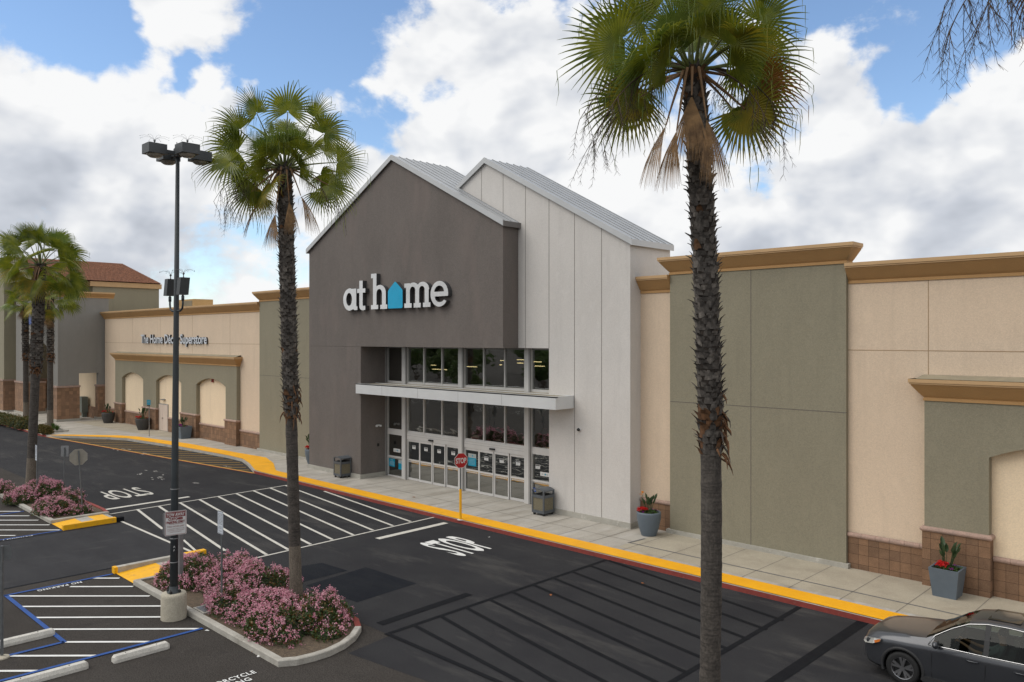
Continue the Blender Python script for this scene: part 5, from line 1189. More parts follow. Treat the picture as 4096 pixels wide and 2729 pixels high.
def acc_sign(x, y, zb, zt, w_, h_, label, du=(1,0,0), lean=(0,0)):
    o = thing('accessible_parking_sign', (x, y, .1), label, 'sign', 'narrow white parking notices on grey posts'); du = Vector(du).normalized(); nn = du.cross(Vector((0,0,1)))
    m = MB(); m.tube([(x, y, .05), (x+lean[0], y+lean[1], zt-.08)], .028, galv, 8); m.build('post', o)
    c = Vector((x+lean[0], y+lean[1], (zb+zt)/2))+nn*.04; m = MB(); plate(m, c, du, w_, h_, .03, signwb, galvl, border=inkm); m.build('panel', o)
    m = MB(); hh = h_/16
    for i, s in enumerate(ACC):
        if s: text_on(m, s, c+Vector((0,0,h_/2-.065-hh*(i+.6)))+nn*.004, du, (0,0,1), min(w_*.78, w_*.032*len(s)), hh*.55, inkm)
    m.build('lettering', o); return o
acc_sign(-20.85, 9.98, 2.30, 2.93, .34, .63, 'narrow white parking notice on a grey post rising from the near pink shrubs')
acc_sign(-42.36, 11.16, 1.86, 2.60, .30, .74, 'narrow white parking notice in front of the left palm trunk')
acc_sign(-41.9, 12.2, 1.98, 2.50, .38, .52, 'small white sign on a thin post, right of the left palm, seen from behind', du=(-.75,-.66,0))
def octa(r_): return [(r_*math.cos(R(22.5+45*i))/math.cos(R(22.5)), r_*math.sin(R(22.5+45*i))/math.cos(R(22.5))) for i in range(8)]
def stop_sign(x, y, z0, zc, r_, du, label, sleeve, lean=(0,0), post=.03):
    o = thing('stop_sign', (x, y, z0), label, 'stop sign', 'stop signs'); du = Vector(du).normalized(); nn = du.cross(Vector((0,0,1))); c = Vector((x+lean[0], y+lean[1], zc))+nn*.045
    m = MB(); m.tube([(x, y, z0), (x+lean[0], y+lean[1], zc+r_*.8)], post, galv, 8); m.build('post', o)
    if sleeve:
        m = MB(); m.tube([(x,y,z0),(x,y,z0+1.26)], .055, yellramp, 12); m.build('sleeve', o); m = MB(); m.lathe((x,y,z0),[(.14,0),(.13,.015),(0,.016)],signw,16); m.build('base_plate', o)
    m = MB(); f3 = lambda u, v, d: c+du*u+Vector((0,0,1))*v+nn*d
    slab(m, shape([octa(r_)]), f3, -.005, 0, signw, signb, False); m.add([f3(u, v, -.0055) for u, v in octa(r_)], [tuple(range(7,-1,-1))], signb)
    m.add([f3(u, v, .002) for u, v in octa(r_*.94)], [tuple(range(8))], stopr)
    m.build('panel', o)
    m = MB(); text_on(m, 'STOP', c+nn*.004-Vector((0,0,r_*.34)), du, (0,0,1), r_*1.62, r_*.70, signw, .03); m.build('lettering', o)
    return o
stop_sign(-24.43, 21.98, S, 2.60, .31, (.19,.98,0), 'red stop sign on a yellow sleeved post at the yellow kerb by the entrance', True)
p = G(722, 2344, .1)
stop_sign(-37.18, 11.54, .1, 2.52, .345, (-.25,-.97,0), 'grey back of a stop sign on a leaning post in the far island', False, lean=(-.12,-.12))
o = thing('regulatory_sign', (-23.96,10.17,.1), 'grey back of a sign on a thick square post just behind the lamp pole', 'sign')
m = MB(); m.box(-24.02,-23.90,10.11,10.23,.05,1.75,galvl); m.build('post', o); m = MB(); plate(m, (-24.06,10.0,2.08), (-.12,-.99,0), .62, .66, .05, signw, galvl); m.build('panel', o)
o = thing('regulatory_sign', (-22.0,5.05,0), 'grey sign post at the left edge beside the blue line corner', 'sign')
m = MB(); m.tube([(-22.0,5.05,0),(-22.0,5.05,2.68)], .035, galv, 8); m.build('post', o); m = MB(); m.lathe((-22.0,5.05,0),[(.17,0),(.16,.03),(.05,.05),(.035,.06)],lampc,16); m.build('footing', o)
m = MB(); plate(m, (-22.03,5.07,2.5), (-.15,-.99,0), .36, .34, .03, signw, galv); m.build('panel', o)
o = thing('pickup_sign', (-62.2,24.0,S), 'small cyan sign on a thin post between the arches and the yellow kerb', 'sign')
m = MB(); m.tube([(-62.2,24.0,S),(-62.2,24.0,2.62)], .03, galvl, 8); m.build('post', o); m = MB(); plate(m, (-62.2,23.96,2.76), (1,.3,0), .42, .38, .03, cyans, galvl); plate(m, (-62.2,23.95,2.51), (1,.3,0), .36, .09, .01, inkm, galvl); m.build('panel', o)
m = MB()
for k, s in enumerate(('CURBSIDE', 'PICKUP')): text_on(m, s, Vector((-62.2,23.955,2.79-.09*k))+Vector((.02,-.01,0)), Vector((1,.3,0)).normalized(), (0,0,1), .28, .05, teal)
m.build('lettering', o)

# ============================================================ BINS
def bin_(x, y, label, rz=0):
    o = thing('litter_bin', (x, y, S), label, 'litter bin', 'square litter bins by the entrance'); h = .34
    m = MB(); m.box(-h,h,-h,h,.10,.22,binm); m.box(-h,h,-h,h,.74,.86,binm)
    for a in (-1,1):
        for b in (-1,1): m.box(*sorted((a*h*1.005,a*(h-.06))),*sorted((b*h*1.005,b*(h-.06))),.10,1.06,binm)
    m.build('frame', o, local=True)
    m = MB(); m.box(-h+.04,h-.04,-h+.02,h-.02,.22,.74,binp); m.box(-h+.02,h-.02,-h+.04,h-.04,.22,.74,binp); m.build('panel', o, local=True)
    m = MB(); m.box(-.30,.30,-.30,.30,.84,.87,black); m.box(-.2,.2,-.2,.2,.86,.90,black); m.build('opening', o, local=True)
    m = MB(); n = 8; vs = []
    for yy in (-h*1.03, h*1.03):
        for i in range(n+1): t = -1+2*i/n; vs.append((t*h*1.03, yy, 1.05+.09*(1-t*t)))
        for i in range(n+1): t = -1+2*i/n; vs.append((t*h*1.03, yy, 1.02+.07*(1-t*t)))
    K = n+1
    m.add(vs, [(i, i+1, 2*K+i+1, 2*K+i) for i in range(n)]+[(K+i+1, K+i, 3*K+i, 3*K+i+1) for i in range(n)]+[(K+i, K+i+1, i+1, i) for i in range(n)]+[(2*K+i, 2*K+i+1, 3*K+i+1, 3*K+i) for i in range(n)]+[(0,2*K,3*K,K),(n,K+n,3*K+n,2*K+n)], binm); m.build('lid', o, local=True)
    for a in (-1,1):
        for b in (-1,1): m = MB(); m.box(a*.26-.04,a*.26+.04,b*.26-.04,b*.26+.04,0,.10,black); m.build('foot', o, local=True)
bin_(-36.52, 24.28, 'square litter bin against the dark grey wall left of the entrance'); bin_(-22.66, 25.12, 'square litter bin against the pale grey wall right of the entrance')

# ============================================================ POTS
def strel(m, c, rng, n=12, hgt=.75, bloom=False):
    for i in range(n):
        a = rng.random()*6.28; lean = rng.uniform(.1,.55); h = hgt*rng.uniform(.65,1.1); u = Vector((math.cos(a), math.sin(a), 0)); p0 = Vector(c)+u*.05; p1 = p0+u*lean*h*.4+Vector((0,0,h*.62)); d = (u*lean*.9+Vector((0,0,.8))).normalized()
        m.tube([p0, p0.lerp(p1,.5)+u*.01, p1], [.010,.008,.006], leafd, 4); s_ = d.cross(Vector((0,0,1))).normalized(); L_ = h*.36; w_ = L_*.20; nn_ = s_.cross(d)*.03
        m.add([p1, p1+d*L_*.3+s_*w_+nn_, p1+d*L_*.7+s_*w_*.85+nn_, p1+d*L_, p1+d*L_*.7-s_*w_*.85+nn_, p1+d*L_*.3-s_*w_+nn_, p1+d*L_*.5-nn_], [(0,1,6),(1,2,6),(2,3,6),(3,4,6),(4,5,6),(5,0,6)], leafd)
def pot(x, y, label, kind, dt, db, h, mm, seed, cols=(redf,), rim=None, ph=.75, bloom=False, side=-1, rot=0):
    rng = random.Random(seed); o = thing('potted_plant', (x, y, S), label, 'potted plant', 'planters along the shopfront'); m = MB()
    if kind == 'round':
        m.lathe((x,y,S), [(0,.0),(db/2*.97,0),(db/2,.02),(db/2+(dt-db)/2*.55,h*.35),(dt/2*.985,h*.72),(dt/2,h*.93),(dt/2*.985,h),(dt/2*.90,h),(dt/2*.87,h-.03),(dt/2*.86,h-.12)], mm, 36)
        m.build('pot', o, True); s2_ = MB(); s2_.lathe((x,y,S+h-.10), [(dt/2*.87,0),(0,.02)], potsoil, 24); s2_.build('soil', o)
    else:
        a, b = db/2, dt/2; lv = [(a,0),(a,.01),(b,h),(b-.05,h),(b-.06,h-.1)]
        for (r0_, z0), (r1_, z1) in zip(lv, lv[1:]):
            for k in range(4):
                s = [(-1,-1),(1,-1),(1,1),(-1,1)]; p, q = s[k], s[(k+1)%4]; m.quad((x+p[0]*r0_,y+p[1]*r0_,S+z0),(x+q[0]*r0_,y+q[1]*r0_,S+z0),(x+q[0]*r1_,y+q[1]*r1_,S+z1),(x+p[0]*r1_,y+p[1]*r1_,S+z1), mm)
        m.build('pot', o); s2_ = MB(); s2_.box(x-b+.06,x+b-.06,y-b+.06,y+b-.06,S+h-.11,S+h-.09,potsoil); s2_.build('soil', o)
    m = MB(); strel(m, (x, y, S+h-.1), rng, 17, ph); m.build('leaves', o)
    if bloom:
        m = MB(); c = Vector((x-.25*rx, y-.25*ry, S+h+ph*.8)); m.tube([(x-.05,y-.05,S+h-.1), c], [.01,.008], leafd, 4); m.add([c, c+Vector((-.15*rx,-.15*ry,.03)), c+Vector((0,0,.035)), c+Vector((.02*rx,.02*ry,.14)), c+Vector((-.05*rx,-.05*ry,.13)), c+Vector((.07*rx,.07*ry,.10))], [(0,1,2),(2,3,4),(2,5,3)], orgf); m.build('crane_flower', o)
    m = MB(); rr = dt/2*.82
    leaf_cloud(m, (x, y, S+h-.12), rr, rr, .16, 420, .07, [leafg], rng)
    m.build('bedding', o); m = MB()
    for k in range(7 if len(cols) else 0):
        a = rng.random()*6.28; r_ = rr*rng.uniform(.3,.9); cx_ = (x+side*rx*rr*.55+math.cos(a)*r_*.45, y+side*ry*rr*.55+math.sin(a)*r_*.45-.1, S+h+.06+rng.uniform(-.02,.06)); leaf_cloud(m, cx_, .09, .09, .07, 70, .05, [cols[0]], rng)
    for k in range(5):
        a = rng.random()*6.28; cx_ = (x+math.cos(a)*rr*.85, y+math.sin(a)*rr*.85, S+h+.0); leaf_cloud(m, cx_, .05, .05, .04, 22, .04, [cols[-1]], rng)
    m.build('flowers', o)
pot(-17.38, 25.28, 'round slate grey pot with red flowers at the pale grey wall corner', 'round', .92, .58, .90, potg, 1, (redf, purf), bloom=True, ph=.8)
pot(-7.06, 25.42, 'square tapered slate grey planter with red flowers by the right stone pier', 'square', .80, .62, .83, potg, 2, (redf, purf), ph=.9, side=-.5)
pot(-41.35, 25.35, 'slim slate grey pot half hidden behind the dark grey wall corner', 'round', .80, .42, .95, potg, 3, (redf, redf), ph=1.0)
pot(-74.75, 25.3, 'dark round pot at the left end, beside the taupe passage', 'round', 1.08, .74, .93, potd, 4, (redf, redf), ph=.9)
pot(-67.15, 25.4, 'dark round pot between the first two arches with red flowers', 'round', 1.15, .74, .95, potd, 5, (redf, redf), ph=1.0)
pot(-59.25, 25.4, 'square slate planter partly hidden behind the lamp pole', 'square', .90, .70, .90, potg, 6, (purf, purf), ph=.8)

# ============================================================ CAR
car = thing('suv', (0,0,0), 'dark grey compact SUV driving along the kerb, cut by the lower right corner', 'car')
# local frame: x back from the front axle, y to the driver's side (towards the camera), z up
st_x = [-.92,-.88,-.78,-.60,-.40,-.20,0,.25,.45,.62,.95,1.25,1.6,2.0,2.4,2.8,3.1,3.4,3.6,3.66]
def lerpf(x, ks):
    for (a, b), (c, d) in zip(ks, ks[1:]):
        if x <= c: t = (x-a)/(c-a); t = t*t*(3-2*t) if False else t; return b+(d-b)*t
    return ks[-1][1]
wid = [(-.92,.56),(-.88,.68),(-.78,.80),(-.6,.865),(-.4,.895),(0,.915),(.6,.905),(2.0,.905),(2.7,.915),(3.2,.90),(3.5,.84),(3.66,.72)]
zbot = [(-.92,.36),(-.88,.27),(-.7,.22),(-.4,.20),(3.0,.22),(3.5,.32),(3.66,.42)]
zsh = [(-.92,.64),(-.88,.76),(-.78,.84),(-.6,.90),(-.2,.96),(.4,1.0),(.8,1.03),(1.6,1.05),(2.6,1.10),(3.3,1.15),(3.66,1.12)]
ztop = [(-.92,.70),(-.88,.85),(-.78,.94),(-.6,1.0),(-.2,1.06),(.25,1.12),(.45,1.145),(.62,1.24),(.95,1.46),(1.25,1.615),(1.6,1.69),(2.0,1.71),(2.4,1.70),(2.8,1.665),(3.1,1.58),(3.4,1.36),(3.6,1.18),(3.66,1.14)]
wtop = [(-.92,.46),(-.78,.66),(-.4,.78),(.3,.79),(.45,.775),(.62,.72),(.95,.655),(1.25,.61),(1.6,.60),(2.6,.60),(3.1,.58),(3.4,.60),(3.66,.62)]
def sect(x):
    w_, zb_, zs_, zt_, wt_ = lerpf(x, wid), lerpf(x, zbot), lerpf(x, zsh), lerpf(x, ztop), lerpf(x, wtop); zm = zb_+(zs_-zb_)*.5
    cab = 1 if zt_-zs_ > .15 else 0
    p5 = (w_*.955, zs_) ; p6 = (wt_, zt_-(.03 if cab else .025)); p56 = ((p5[0]*.52+p6[0]*.48)+(.015 if cab else 0), (p5[1]+p6[1])/2)
    return [(0,zb_),(w_*.82,zb_),(w_*.975,zb_+.09),(w_,zb_+.26),(w_*.985,zm+.06),(w_*1.0,zs_-.13),(w_*.985,zs_-.05),p5,p56,p6,(wt_*.86,zt_+.004),(wt_*.5,zt_+(.03 if cab else .02)),(0,zt_+(.042 if cab else .03))]
secs = [sect(x) for x in st_x]; ns_ = len(secs[0])
body = MB(); roof_g = MB(); side_g = {}
def vtx(i, j, s): return (st_x[i], s*secs[i][j][0], secs[i][j][1])
wind = lambda i, j: (9 <= j and st_x[i] >= .44 and st_x[i+1] <= 1.26)
sidew = lambda i, j: (j in (7, 8) and st_x[i] >= .62 and st_x[i+1] <= 3.12)
rearw = lambda i, j: (9 <= j and st_x[i] >= 3.1 and st_x[i+1] <= 3.61)
wsg, swg = MB(), {'f': MB(), 'r': MB(), 'q': MB()}; swg2 = {'f': MB(), 'r': MB(), 'q': MB()}; rwg = MB()
for i in range(len(st_x)-1):
    for j in range(ns_-1):
        for s in (1, -1):
            q = [vtx(i, j, s), vtx(i+1, j, s), vtx(i+1, j+1, s), vtx(i, j+1, s)]
            if s < 0: q = q[::-1]
            if wind(i, j) or rearw(i, j) or sidew(i, j): body.quad(*q, glassc)
            else: body.quad(*q, carp if j > 1 else trimb)
for s in (1, -1):
    body.poly([vtx(0, j, s) for j in range(ns_)][::(1 if s < 0 else -1)], trimb); body.poly([vtx(len(st_x)-1, j, s) for j in range(ns_)][::(-1 if s < 0 else 1)], carp)
def cb(mb, name, parent=None, smooth=False): return mb.build(name, parent or car, smooth, local=True)
bo = cb(body, 'body', smooth=False)
bm = bmesh.new(); bm.from_mesh(bo.data); bmesh.ops.remove_doubles(bm, verts=bm.verts, dist=1e-4); bmesh.ops.recalc_face_normals(bm, faces=bm.faces)
bm.to_mesh(bo.data); bm.free()
# wheel arch cut
cut = MB()
for xw in (0, 2.62):
    for s in (1, -1):
        vs = [(xw+.40*math.cos(2*math.pi*k/32), yy, .36+.40*math.sin(2*math.pi*k/32)) for yy in (s*.62, s*1.1) for k in range(32)]
        fs = [(k, (k+1)%32, 32+(k+1)%32, 32+k) for k in range(32)]+[tuple(range(31,-1,-1)), tuple(range(32,64))]
        cut.add(vs, fs, trimb)
cu_ = cut.build('cutter'); bmc = bmesh.new(); bmc.from_mesh(cu_.data); bmesh.ops.recalc_face_normals(bmc, faces=bmc.faces); bmc.to_mesh(cu_.data); bmc.free()
for i_ in range(1):
    md = bo.modifiers.new('arch', 'BOOLEAN'); md.operation = 'DIFFERENCE'; md.object = cu_; md.solver = 'EXACT'
    try: md.use_self = True; md.material_mode = 'TRANSFER'
    except Exception: pass
    dg = bpy.context.evaluated_depsgraph_get(); dg.update(); nm = bpy.data.meshes.new_from_object(bo.evaluated_get(dg)); bo.modifiers.clear(); bo.data = nm
bpy.data.objects.remove(cu_)
for p_ in bo.data.polygons: p_.use_smooth = True
try: bo.data.set_sharp_from_angle(angle=R(32))
except Exception: pass
gi = [k for k, mm in enumerate(bo.data.materials) if mm == glassc]
drop = []
for p_ in bo.data.polygons:
    if p_.material_index in gi:
        c = p_.center; q = [tuple(bo.data.vertices[v].co) for v in p_.vertices]; drop.append(p_.index)
        if p_.normal.z > .35 and abs(c.y) < .70 and c.x < 1.3: tgt = wsg
        elif c.x > 3.15: tgt = rwg
        else: tgt = (swg if c.y > 0 else swg2)['f' if c.x < 1.61 else ('r' if c.x < 2.41 else 'q')]
        tgt.poly(q, glassc)
bm = bmesh.new(); bm.from_mesh(bo.data); bm.faces.ensure_lookup_table(); bmesh.ops.delete(bm, geom=[bm.faces[k] for k in drop], context='FACES'); bm.to_mesh(bo.data); bm.free()
cb(wsg, 'windshield', smooth=True); cb(rwg, 'rear_window', smooth=True)
for d_ in (swg, swg2):
    for k in d_: cb(d_[k], 'side_window', smooth=True)
for s in (1, -1):                                   # window surround: chrome belt line, roof line, pillars
    ch = MB(); belt = [(x, s*(lerpf(x, wid)*.955+.008), lerpf(x, zsh)+.008) for x in (.52,.62,.95,1.6,2.4,3.0)]
    upper = [(x, s*(lerpf(x, wtop)+.012), lerpf(x, ztop)-.035) for x in (.62,.78,.95,1.25,1.6,2.0,2.4,2.8,3.05)]
    ch.tube(belt, .012, chrome, 6); ch.tube([belt[0]]+upper+[belt[-1]], .011, chrome, 6); cb(ch, 'window_trim', smooth=True)
    pl = MB()
    for xa_, xb_ in ((1.57,1.67),(2.40,2.50)):
        a_, b_ = sect(xa_), sect(xb_); o_ = .006*s
        for j in (7, 8): 
            q = [(xa_, s*a_[j][0]+o_, a_[j][1]), (xb_, s*b_[j][0]+o_, b_[j][1]), (xb_, s*b_[j+1][0]+o_, b_[j+1][1]), (xa_, s*a_[j+1][0]+o_, a_[j+1][1])]
            pl.quad(*(q if s > 0 else q[::-1]), trimb)
        cb(pl, 'pillar'); pl = MB()
    for xw in (0, 2.62):
        ar = MB()
        vs = []; n = 20
        for i in range(n+1):
            t = R(-18+216*i/n)
            for r_, oy in ((.40,.0),(.405,.022),(.455,.018),(.465,.0)): vs.append((xw+r_*math.cos(t), s*(lerpf(xw+r_*math.cos(t), wid)+oy-.004), .36+r_*math.sin(t)))
        ar.add(vs, [(i*4+k, (i+1)*4+k, (i+1)*4+k+1, i*4+k+1) for i in range(n) for k in range(3)], trimb)
        cb(ar, 'wheel_arch_trim', smooth=True)
    sl = MB(); sl.box(.42, 2.2, *sorted((s*.86, s*.925)), .21, .33, trimb); cb(sl, 'sill')
    mr_ = MB(); c = Vector((.72, s*1.0, 1.10)); mr_.tube([(.74, s*.86, 1.05), (.72, s*.96, 1.08)], .03, trimb, 6)
    vs = []; 
    for i in range(7):
        t = -1+2*i/6; r_ = math.sqrt(max(.02, 1-t*t))
        for k in range(12): a = 2*math.pi*k/12; vs.append((c.x+.085*r_*math.cos(a)*(1 if math.cos(a) < 0 else .6), c.y+t*.125, c.z+.085*r_*math.sin(a)))
    mr_.add(vs, [(i*12+k, i*12+(k+1)%12, (i+1)*12+(k+1)%12, (i+1)*12+k) for i in range(6) for k in range(12)]+[tuple(range(11,-1,-1)), tuple(range(72,84))], carp); cb(mr_, 'door_mirror', smooth=True)
    hl = MB(); pts_ = [(-.86,.60,.76),(-.76,.74,.83),(-.56,.86,.88),(-.40,.905,.91),(-.42,.91,.84),(-.60,.885,.75),(-.80,.76,.69),(-.88,.64,.69)]
    hl.poly([(x-.035, s*(y+.03), z) for x, y, z in pts_][::(1 if s < 0 else -1)], lensc); hl.poly([(x-.035, s*(y+.036), z) for x, y, z in ((-.56,.88,.83),(-.41,.91,.90),(-.43,.912,.84),(-.54,.895,.78))][::(1 if s < 0 else -1)], amber); cb(hl, 'headlight')
    for xd in (1.28, 2.15):
        dh = MB(); dh.tube([(xd-.02, s*(lerpf(xd, wid)*1.0+.0), .90), (xd+.03, s*(lerpf(xd, wid)+.03), .905), (xd+.17, s*(lerpf(xd, wid)+.03), .91), (xd+.22, s*(lerpf(xd, wid)), .905)], .014, carp, 6); cb(dh, 'door_handle', smooth=True)
    for xs_, ze_ in ((.60,.99),(1.62,1.04),(2.42,1.06)):
        gp = MB(); gp.tube([(xs_, s*(lerpf(xs_, wid)+.001), .34), (xs_-.01, s*(lerpf(xs_, wid)*.988+.001), .62), (xs_, s*(lerpf(xs_, wid)+.001), .86), (xs_, s*(lerpf(xs_, wid)*.957), ze_-.01)], .005, black, 4); cb(gp, 'door_gap')
gr = MB(); gr.box(-.925,-.88,-.50,.50,.42,.56,trimb); gr.box(-.935,-.9,-.36,.36,.60,.64,chrome); gr.box(-.93,-.89,-.26,.26,.44,.54,signw); cb(gr, 'grille')
sr = MB(); zz = 1.70
sr.poly([(1.55,-.42,lerpf(1.55,ztop)+.038),(1.55,.42,lerpf(1.55,ztop)+.038),(2.15,.42,lerpf(2.15,ztop)+.04),(2.15,-.42,lerpf(2.15,ztop)+.04)][::-1], blackg); cb(sr, 'sunroof')
for (xw, s) in ((0,1),(0,-1),(2.62,1),(2.62,-1)):
    yc = s*.80; w_ = MB(); prof = [(.235,-.10),(.30,-.11),(.345,-.095),(.358,-.05),(.358,.05),(.345,.095),(.30,.11),(.235,.10)]
    vs = [(xw+r_*math.cos(2*math.pi*k/32), yc+s*o_, .358+r_*math.sin(2*math.pi*k/32)) for r_, o_ in prof for k in range(32)]
    w_.add(vs, [(i*32+k, i*32+(k+1)%32, (i+1)*32+(k+1)%32, (i+1)*32+k)[::(-1 if s > 0 else 1)] for i in range(7) for k in range(32)], black); wo_ = cb(w_, 'wheel', smooth=True)
    rm = MB(); vs = [(xw+r_*math.cos(2*math.pi*k/32), yc+s*o_, .358+r_*math.sin(2*math.pi*k/32)) for r_, o_ in ((.24,.10),(.225,.095),(.215,.03),(.215,-.02)) for k in range(32)]
    rm.add(vs, [(i*32+k, i*32+(k+1)%32, (i+1)*32+(k+1)%32, (i+1)*32+k)[::(-1 if s > 0 else 1)] for i in range(3) for k in range(32)], rimm)
    rm.add([(xw+.21*math.cos(2*math.pi*k/24), yc-s*.0, .358+.21*math.sin(2*math.pi*k/24)) for k in range(24)], [tuple(range(24))], trimb)
    for k in range(5):
        for dd in (-.20, .20):
            a = 2*math.pi*k/5+.3+dd; ca, sa = math.cos(a), math.sin(a); b0, b1 = .04, .222; wdt = .022; a0 = 2*math.pi*k/5+.3
            p0 = Vector((xw+b0*math.cos(a0), yc+s*.085, .358+b0*math.sin(a0))); p1 = Vector((xw+b1*ca, yc+s*.098, .358+b1*sa)); tt = Vector((-sa, 0, ca))*wdt
            rm.add([p0-tt, p0+tt, p1+tt*1.25, p1-tt*1.25, p0-tt-Vector((0,s*.04,0)), p0+tt-Vector((0,s*.04,0)), p1+tt*1.25-Vector((0,s*.04,0)), p1-tt*1.25-Vector((0,s*.04,0))], [(0,1,2,3),(0,4,5,1),(1,5,6,2),(3,2,6,7),(0,3,7,4)], rimm)
    rm.add([(xw+.055*math.cos(2*math.pi*k/14), yc+s*.10, .358+.055*math.sin(2*math.pi*k/14)) for k in range(14)], [tuple(range(14))], rimm)
    rm.build('rim', wo_, local=True)
inn = MB()
inn.box(.55,.85,-.75,.75,.75,1.02,trimb); inn.box(.5,3.3,-.78,.78,.30,.42,trimb)
for y_ in (-.38,.38):
    inn.box(1.35,1.85,y_-.25,y_+.25,.45,.66,seatm); inn.add([(1.80,y_-.25,.55),(1.95,y_-.25,.55),(2.12,y_-.22,1.22),(2.0,y_-.22,1.24),(1.80,y_+.25,.55),(1.95,y_+.25,.55),(2.12,y_+.22,1.22),(2.0,y_+.22,1.24)], [(0,1,2,3),(7,6,5,4),(0,3,7,4),(3,2,6,7),(2,1,5,6)], seatm); inn.box(2.05,2.15,y_-.12,y_+.12,1.24,1.42,seatm)
inn.box(2.7,2.9,-.6,.6,.5,1.2,seatm); cb(inn, 'interior')
sw_ = MB(); sw_.tube([(.95+.06*math.sin(t), -.38+.185*math.cos(t), .98+.175*math.sin(t)) for t in [2*math.pi*i/20 for i in range(21)]], .013, black, 6); sw_.tube([(.93,-.38,.98),(.75,-.38,.92)], .03, black, 6); cb(sw_, 'steering_wheel', smooth=True)
car.location = (-6.06, 19.45, 0)

# ------------------------------------------------------------ the driver
def skinned(name, pts, edges, mats_fn, parent=None, root=0, sub=2):
    me = bpy.data.meshes.new(name); me.from_pydata([p[:3] for p in pts], edges, []); o = bpy.data.objects.new(name, me); C.objects.link(o)
    sk = o.modifiers.new('s', 'SKIN'); o.modifiers.new('u', 'SUBSURF').levels = sub; o.modifiers['u'].render_levels = sub
    for i, p in enumerate(pts):
        d = me.skin_vertices[0].data[i]; d.radius = (p[3], p[4] if len(p) > 4 else p[3]); d.use_root = (i == root)
    dg = bpy.context.evaluated_depsgraph_get(); dg.update(); nm = bpy.data.meshes.new_from_object(o.evaluated_get(dg)); o.modifiers.clear(); o.data = nm
    for mm in mats_fn: nm.materials.append(mm)
    for p in nm.polygons: p.use_smooth = True
    if parent: o.parent = parent
    return o
X0_, Y0_ = -6.06, 19.45-.38
drv = thing('person', (X0_+1.62, Y0_, .66), 'driver in a grey green shirt holding the steering wheel of the dark SUV', 'person')
o_ = Vector((X0_, Y0_, 0))-Vector(drv.location)
def W3(x, y, z, *r): return (x+o_.x, y+o_.y, z+o_.z, *r)
pts = [W3(1.60,0,.70,.15,.13), W3(1.70,0,.90,.145,.11), W3(1.80,0,1.10,.17,.11), W3(1.83,0,1.22,.09), W3(1.83,0,1.29,.055), W3(1.81,0,1.37,.075,.085), W3(1.80,0,1.45,.08,.09), W3(1.81,0,1.51,.06),
       W3(1.80,-.18,1.17,.065), W3(1.58,-.25,1.00,.05), W3(1.33,-.20,1.02,.036), W3(1.12,-.14,1.10,.026), W3(1.04,-.12,1.12,.030,.018),
       W3(1.80,.18,1.17,.065), W3(1.58,.25,1.00,.05), W3(1.33,.20,1.02,.036), W3(1.12,.14,1.10,.026), W3(1.04,.12,1.12,.030,.018),
       W3(1.45,-.10,.66,.095), W3(1.15,-.12,.70,.075), W3(.95,-.12,.45,.055), W3(1.45,.10,.66,.095), W3(1.15,.12,.70,.075), W3(.95,.12,.45,.055)]
ed = [(0,1),(1,2),(2,3),(3,4),(4,5),(5,6),(6,7),(2,8),(8,9),(9,10),(10,11),(11,12),(2,13),(13,14),(14,15),(15,16),(16,17),(0,18),(18,19),(19,20),(0,21),(21,22),(22,23)]
bd_ = skinned('body', pts, ed, [skin, shirt], drv)
for p in bd_.data.polygons:
    c = p.center-o_
    p.material_index = 1 if (c.z < 1.23 and c.x > 1.50) or c.z < .80 else 0
for sg in (-1, 1):
    for k, (ln, cv) in enumerate(((.075,.0),(.085,.01),(.08,.0),(.06,-.01))):
        y = sg*.12+(-.03+.02*k)*sg; q = [W3(1.03,y,1.125,.011), W3(1.00-.01*k,y,1.145,.0095), W3(.965,y,1.135,.009), W3(.955,y,1.11,.008), W3(.965,y,1.09,.0065)]
        skinned('finger', q, [(0,1),(1,2),(2,3),(3,4)], [skin], drv, sub=1)
    q = [W3(1.05,sg*.095,1.12,.012), W3(1.02,sg*.075,1.11,.011), W3(.99,sg*.075,1.09,.009)]; skinned('thumb', q, [(0,1),(1,2)], [skin], drv, sub=1)
m = MB()
vs = []
for i in range(7):
    e = math.pi*(i/6)*.55
    for k in range(14): a = 2*math.pi*k/14; vs.append((Vector((X0_+1.82+.098*math.sin(e)*math.cos(a)+.02*i/6, Y0_+.088*math.sin(e)*math.sin(a), 1.455+.115*math.cos(e)))))
m.add(vs, [(i*14+k, i*14+(k+1)%14, (i+1)*14+(k+1)%14, (i+1)*14+k) for i in range(6) for k in range(14)], hairm); m.build('hair', drv, True)
m = MB(); hx, hz = X0_+1.735, 1.43
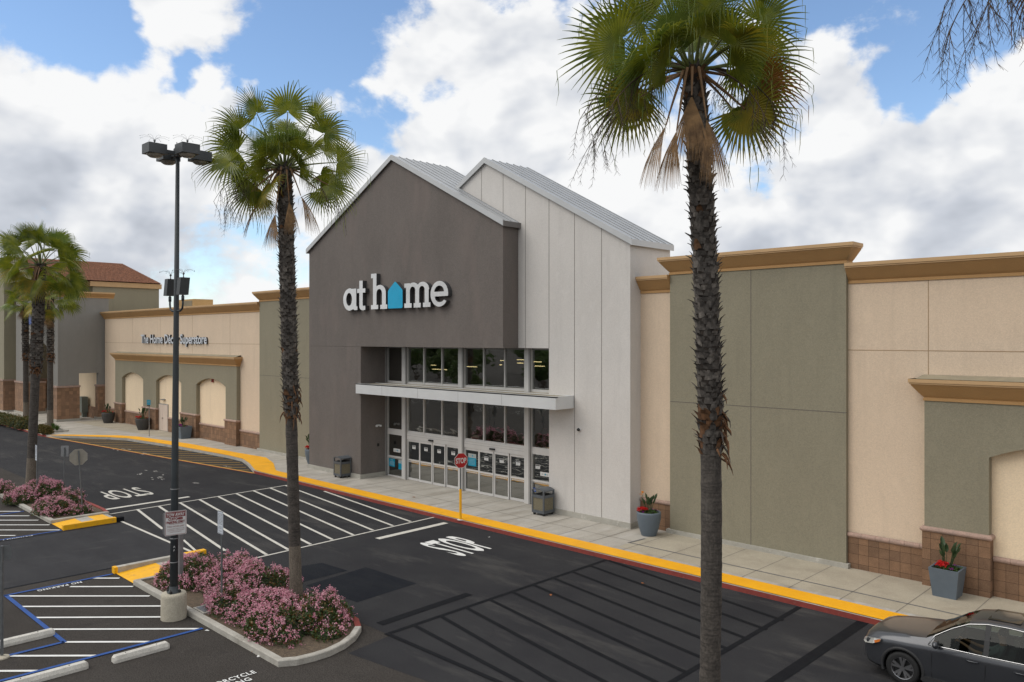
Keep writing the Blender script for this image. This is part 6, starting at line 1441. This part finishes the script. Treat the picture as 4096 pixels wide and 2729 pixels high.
m.add([(hx+.01,Y0_,hz+.02),(hx-.022,Y0_,hz-.012),(hx+.008,Y0_-.016,hz-.018),(hx+.008,Y0_+.016,hz-.018)], [(0,1,2),(0,3,1),(1,3,2)], skin); m.build('nose', drv)
for sg in (-1,1): m = MB(); m.lathe((hx+.004,Y0_+sg*.03,hz+.015),[(0,-.008),(.009,0),(0,.008)],black,8); m.build('eye', drv); m = MB(); m.lathe((hx+.085,Y0_+sg*.082,hz),[(0,-.03),(.014,0),(0,.03)],skin,8); m.build('ear', drv)
m = MB(); m.box(hx+.002,hx+.012,Y0_-.022,Y0_+.022,hz-.05,hz-.043,maroon); m.build('mouth', drv)

# ============================================================ LITTER
rng = random.Random(77)
def leaf(p, s, mm, label, name='fallen_leaf', cat='leaf', group='scattered leaves and paper bits'):
    m = MB(); n = 7; vs = [Vector((p[0], p[1], p[2]+.012))]
    for i in range(n): a = 2*math.pi*i/n; r_ = s*rng.uniform(.5,1.1); vs.append(Vector((p[0]+r_*math.cos(a), p[1]+r_*math.sin(a), p[2]+.006+rng.uniform(0,.02))))
    m.add(vs, [(0, 1+i, 1+(i+1)%n) for i in range(n)], mm); tag(m.build(name), label, cat, group)
leaf(G(1655,1990,S), .11, leafdry, 'brown dry leaf on the pavement in front of the left sliding doors')
leaf(G(1749,2024,S), .06, paper, 'white scrap of paper on the pavement left of the stop sign', 'paper_scrap', 'litter')
leaf(G(2203,2382,.0), .07, leafdry, 'orange leaf on the road between the black painted lines')
leaf(G(2572,2335,.0), .06, leafdry, 'pale leaf on the road close to the red kerb')
leaf(G(828,2524,.0), .06, paper, 'white paper scrap on the lot right of the lamp pedestal', 'paper_scrap', 'litter')
leaf(G(1033,2627,.0), .05, paper, 'white paper scrap near the long kerb of the near island', 'paper_scrap', 'litter')
leaf(G(1010,2610,.0), .04, leafdry, 'tiny tan leaf near the long kerb of the near island')
leaf(G(1957,2150,.0), .05, paper, 'white fleck on the road above the letters STOP', 'paper_scrap', 'litter')
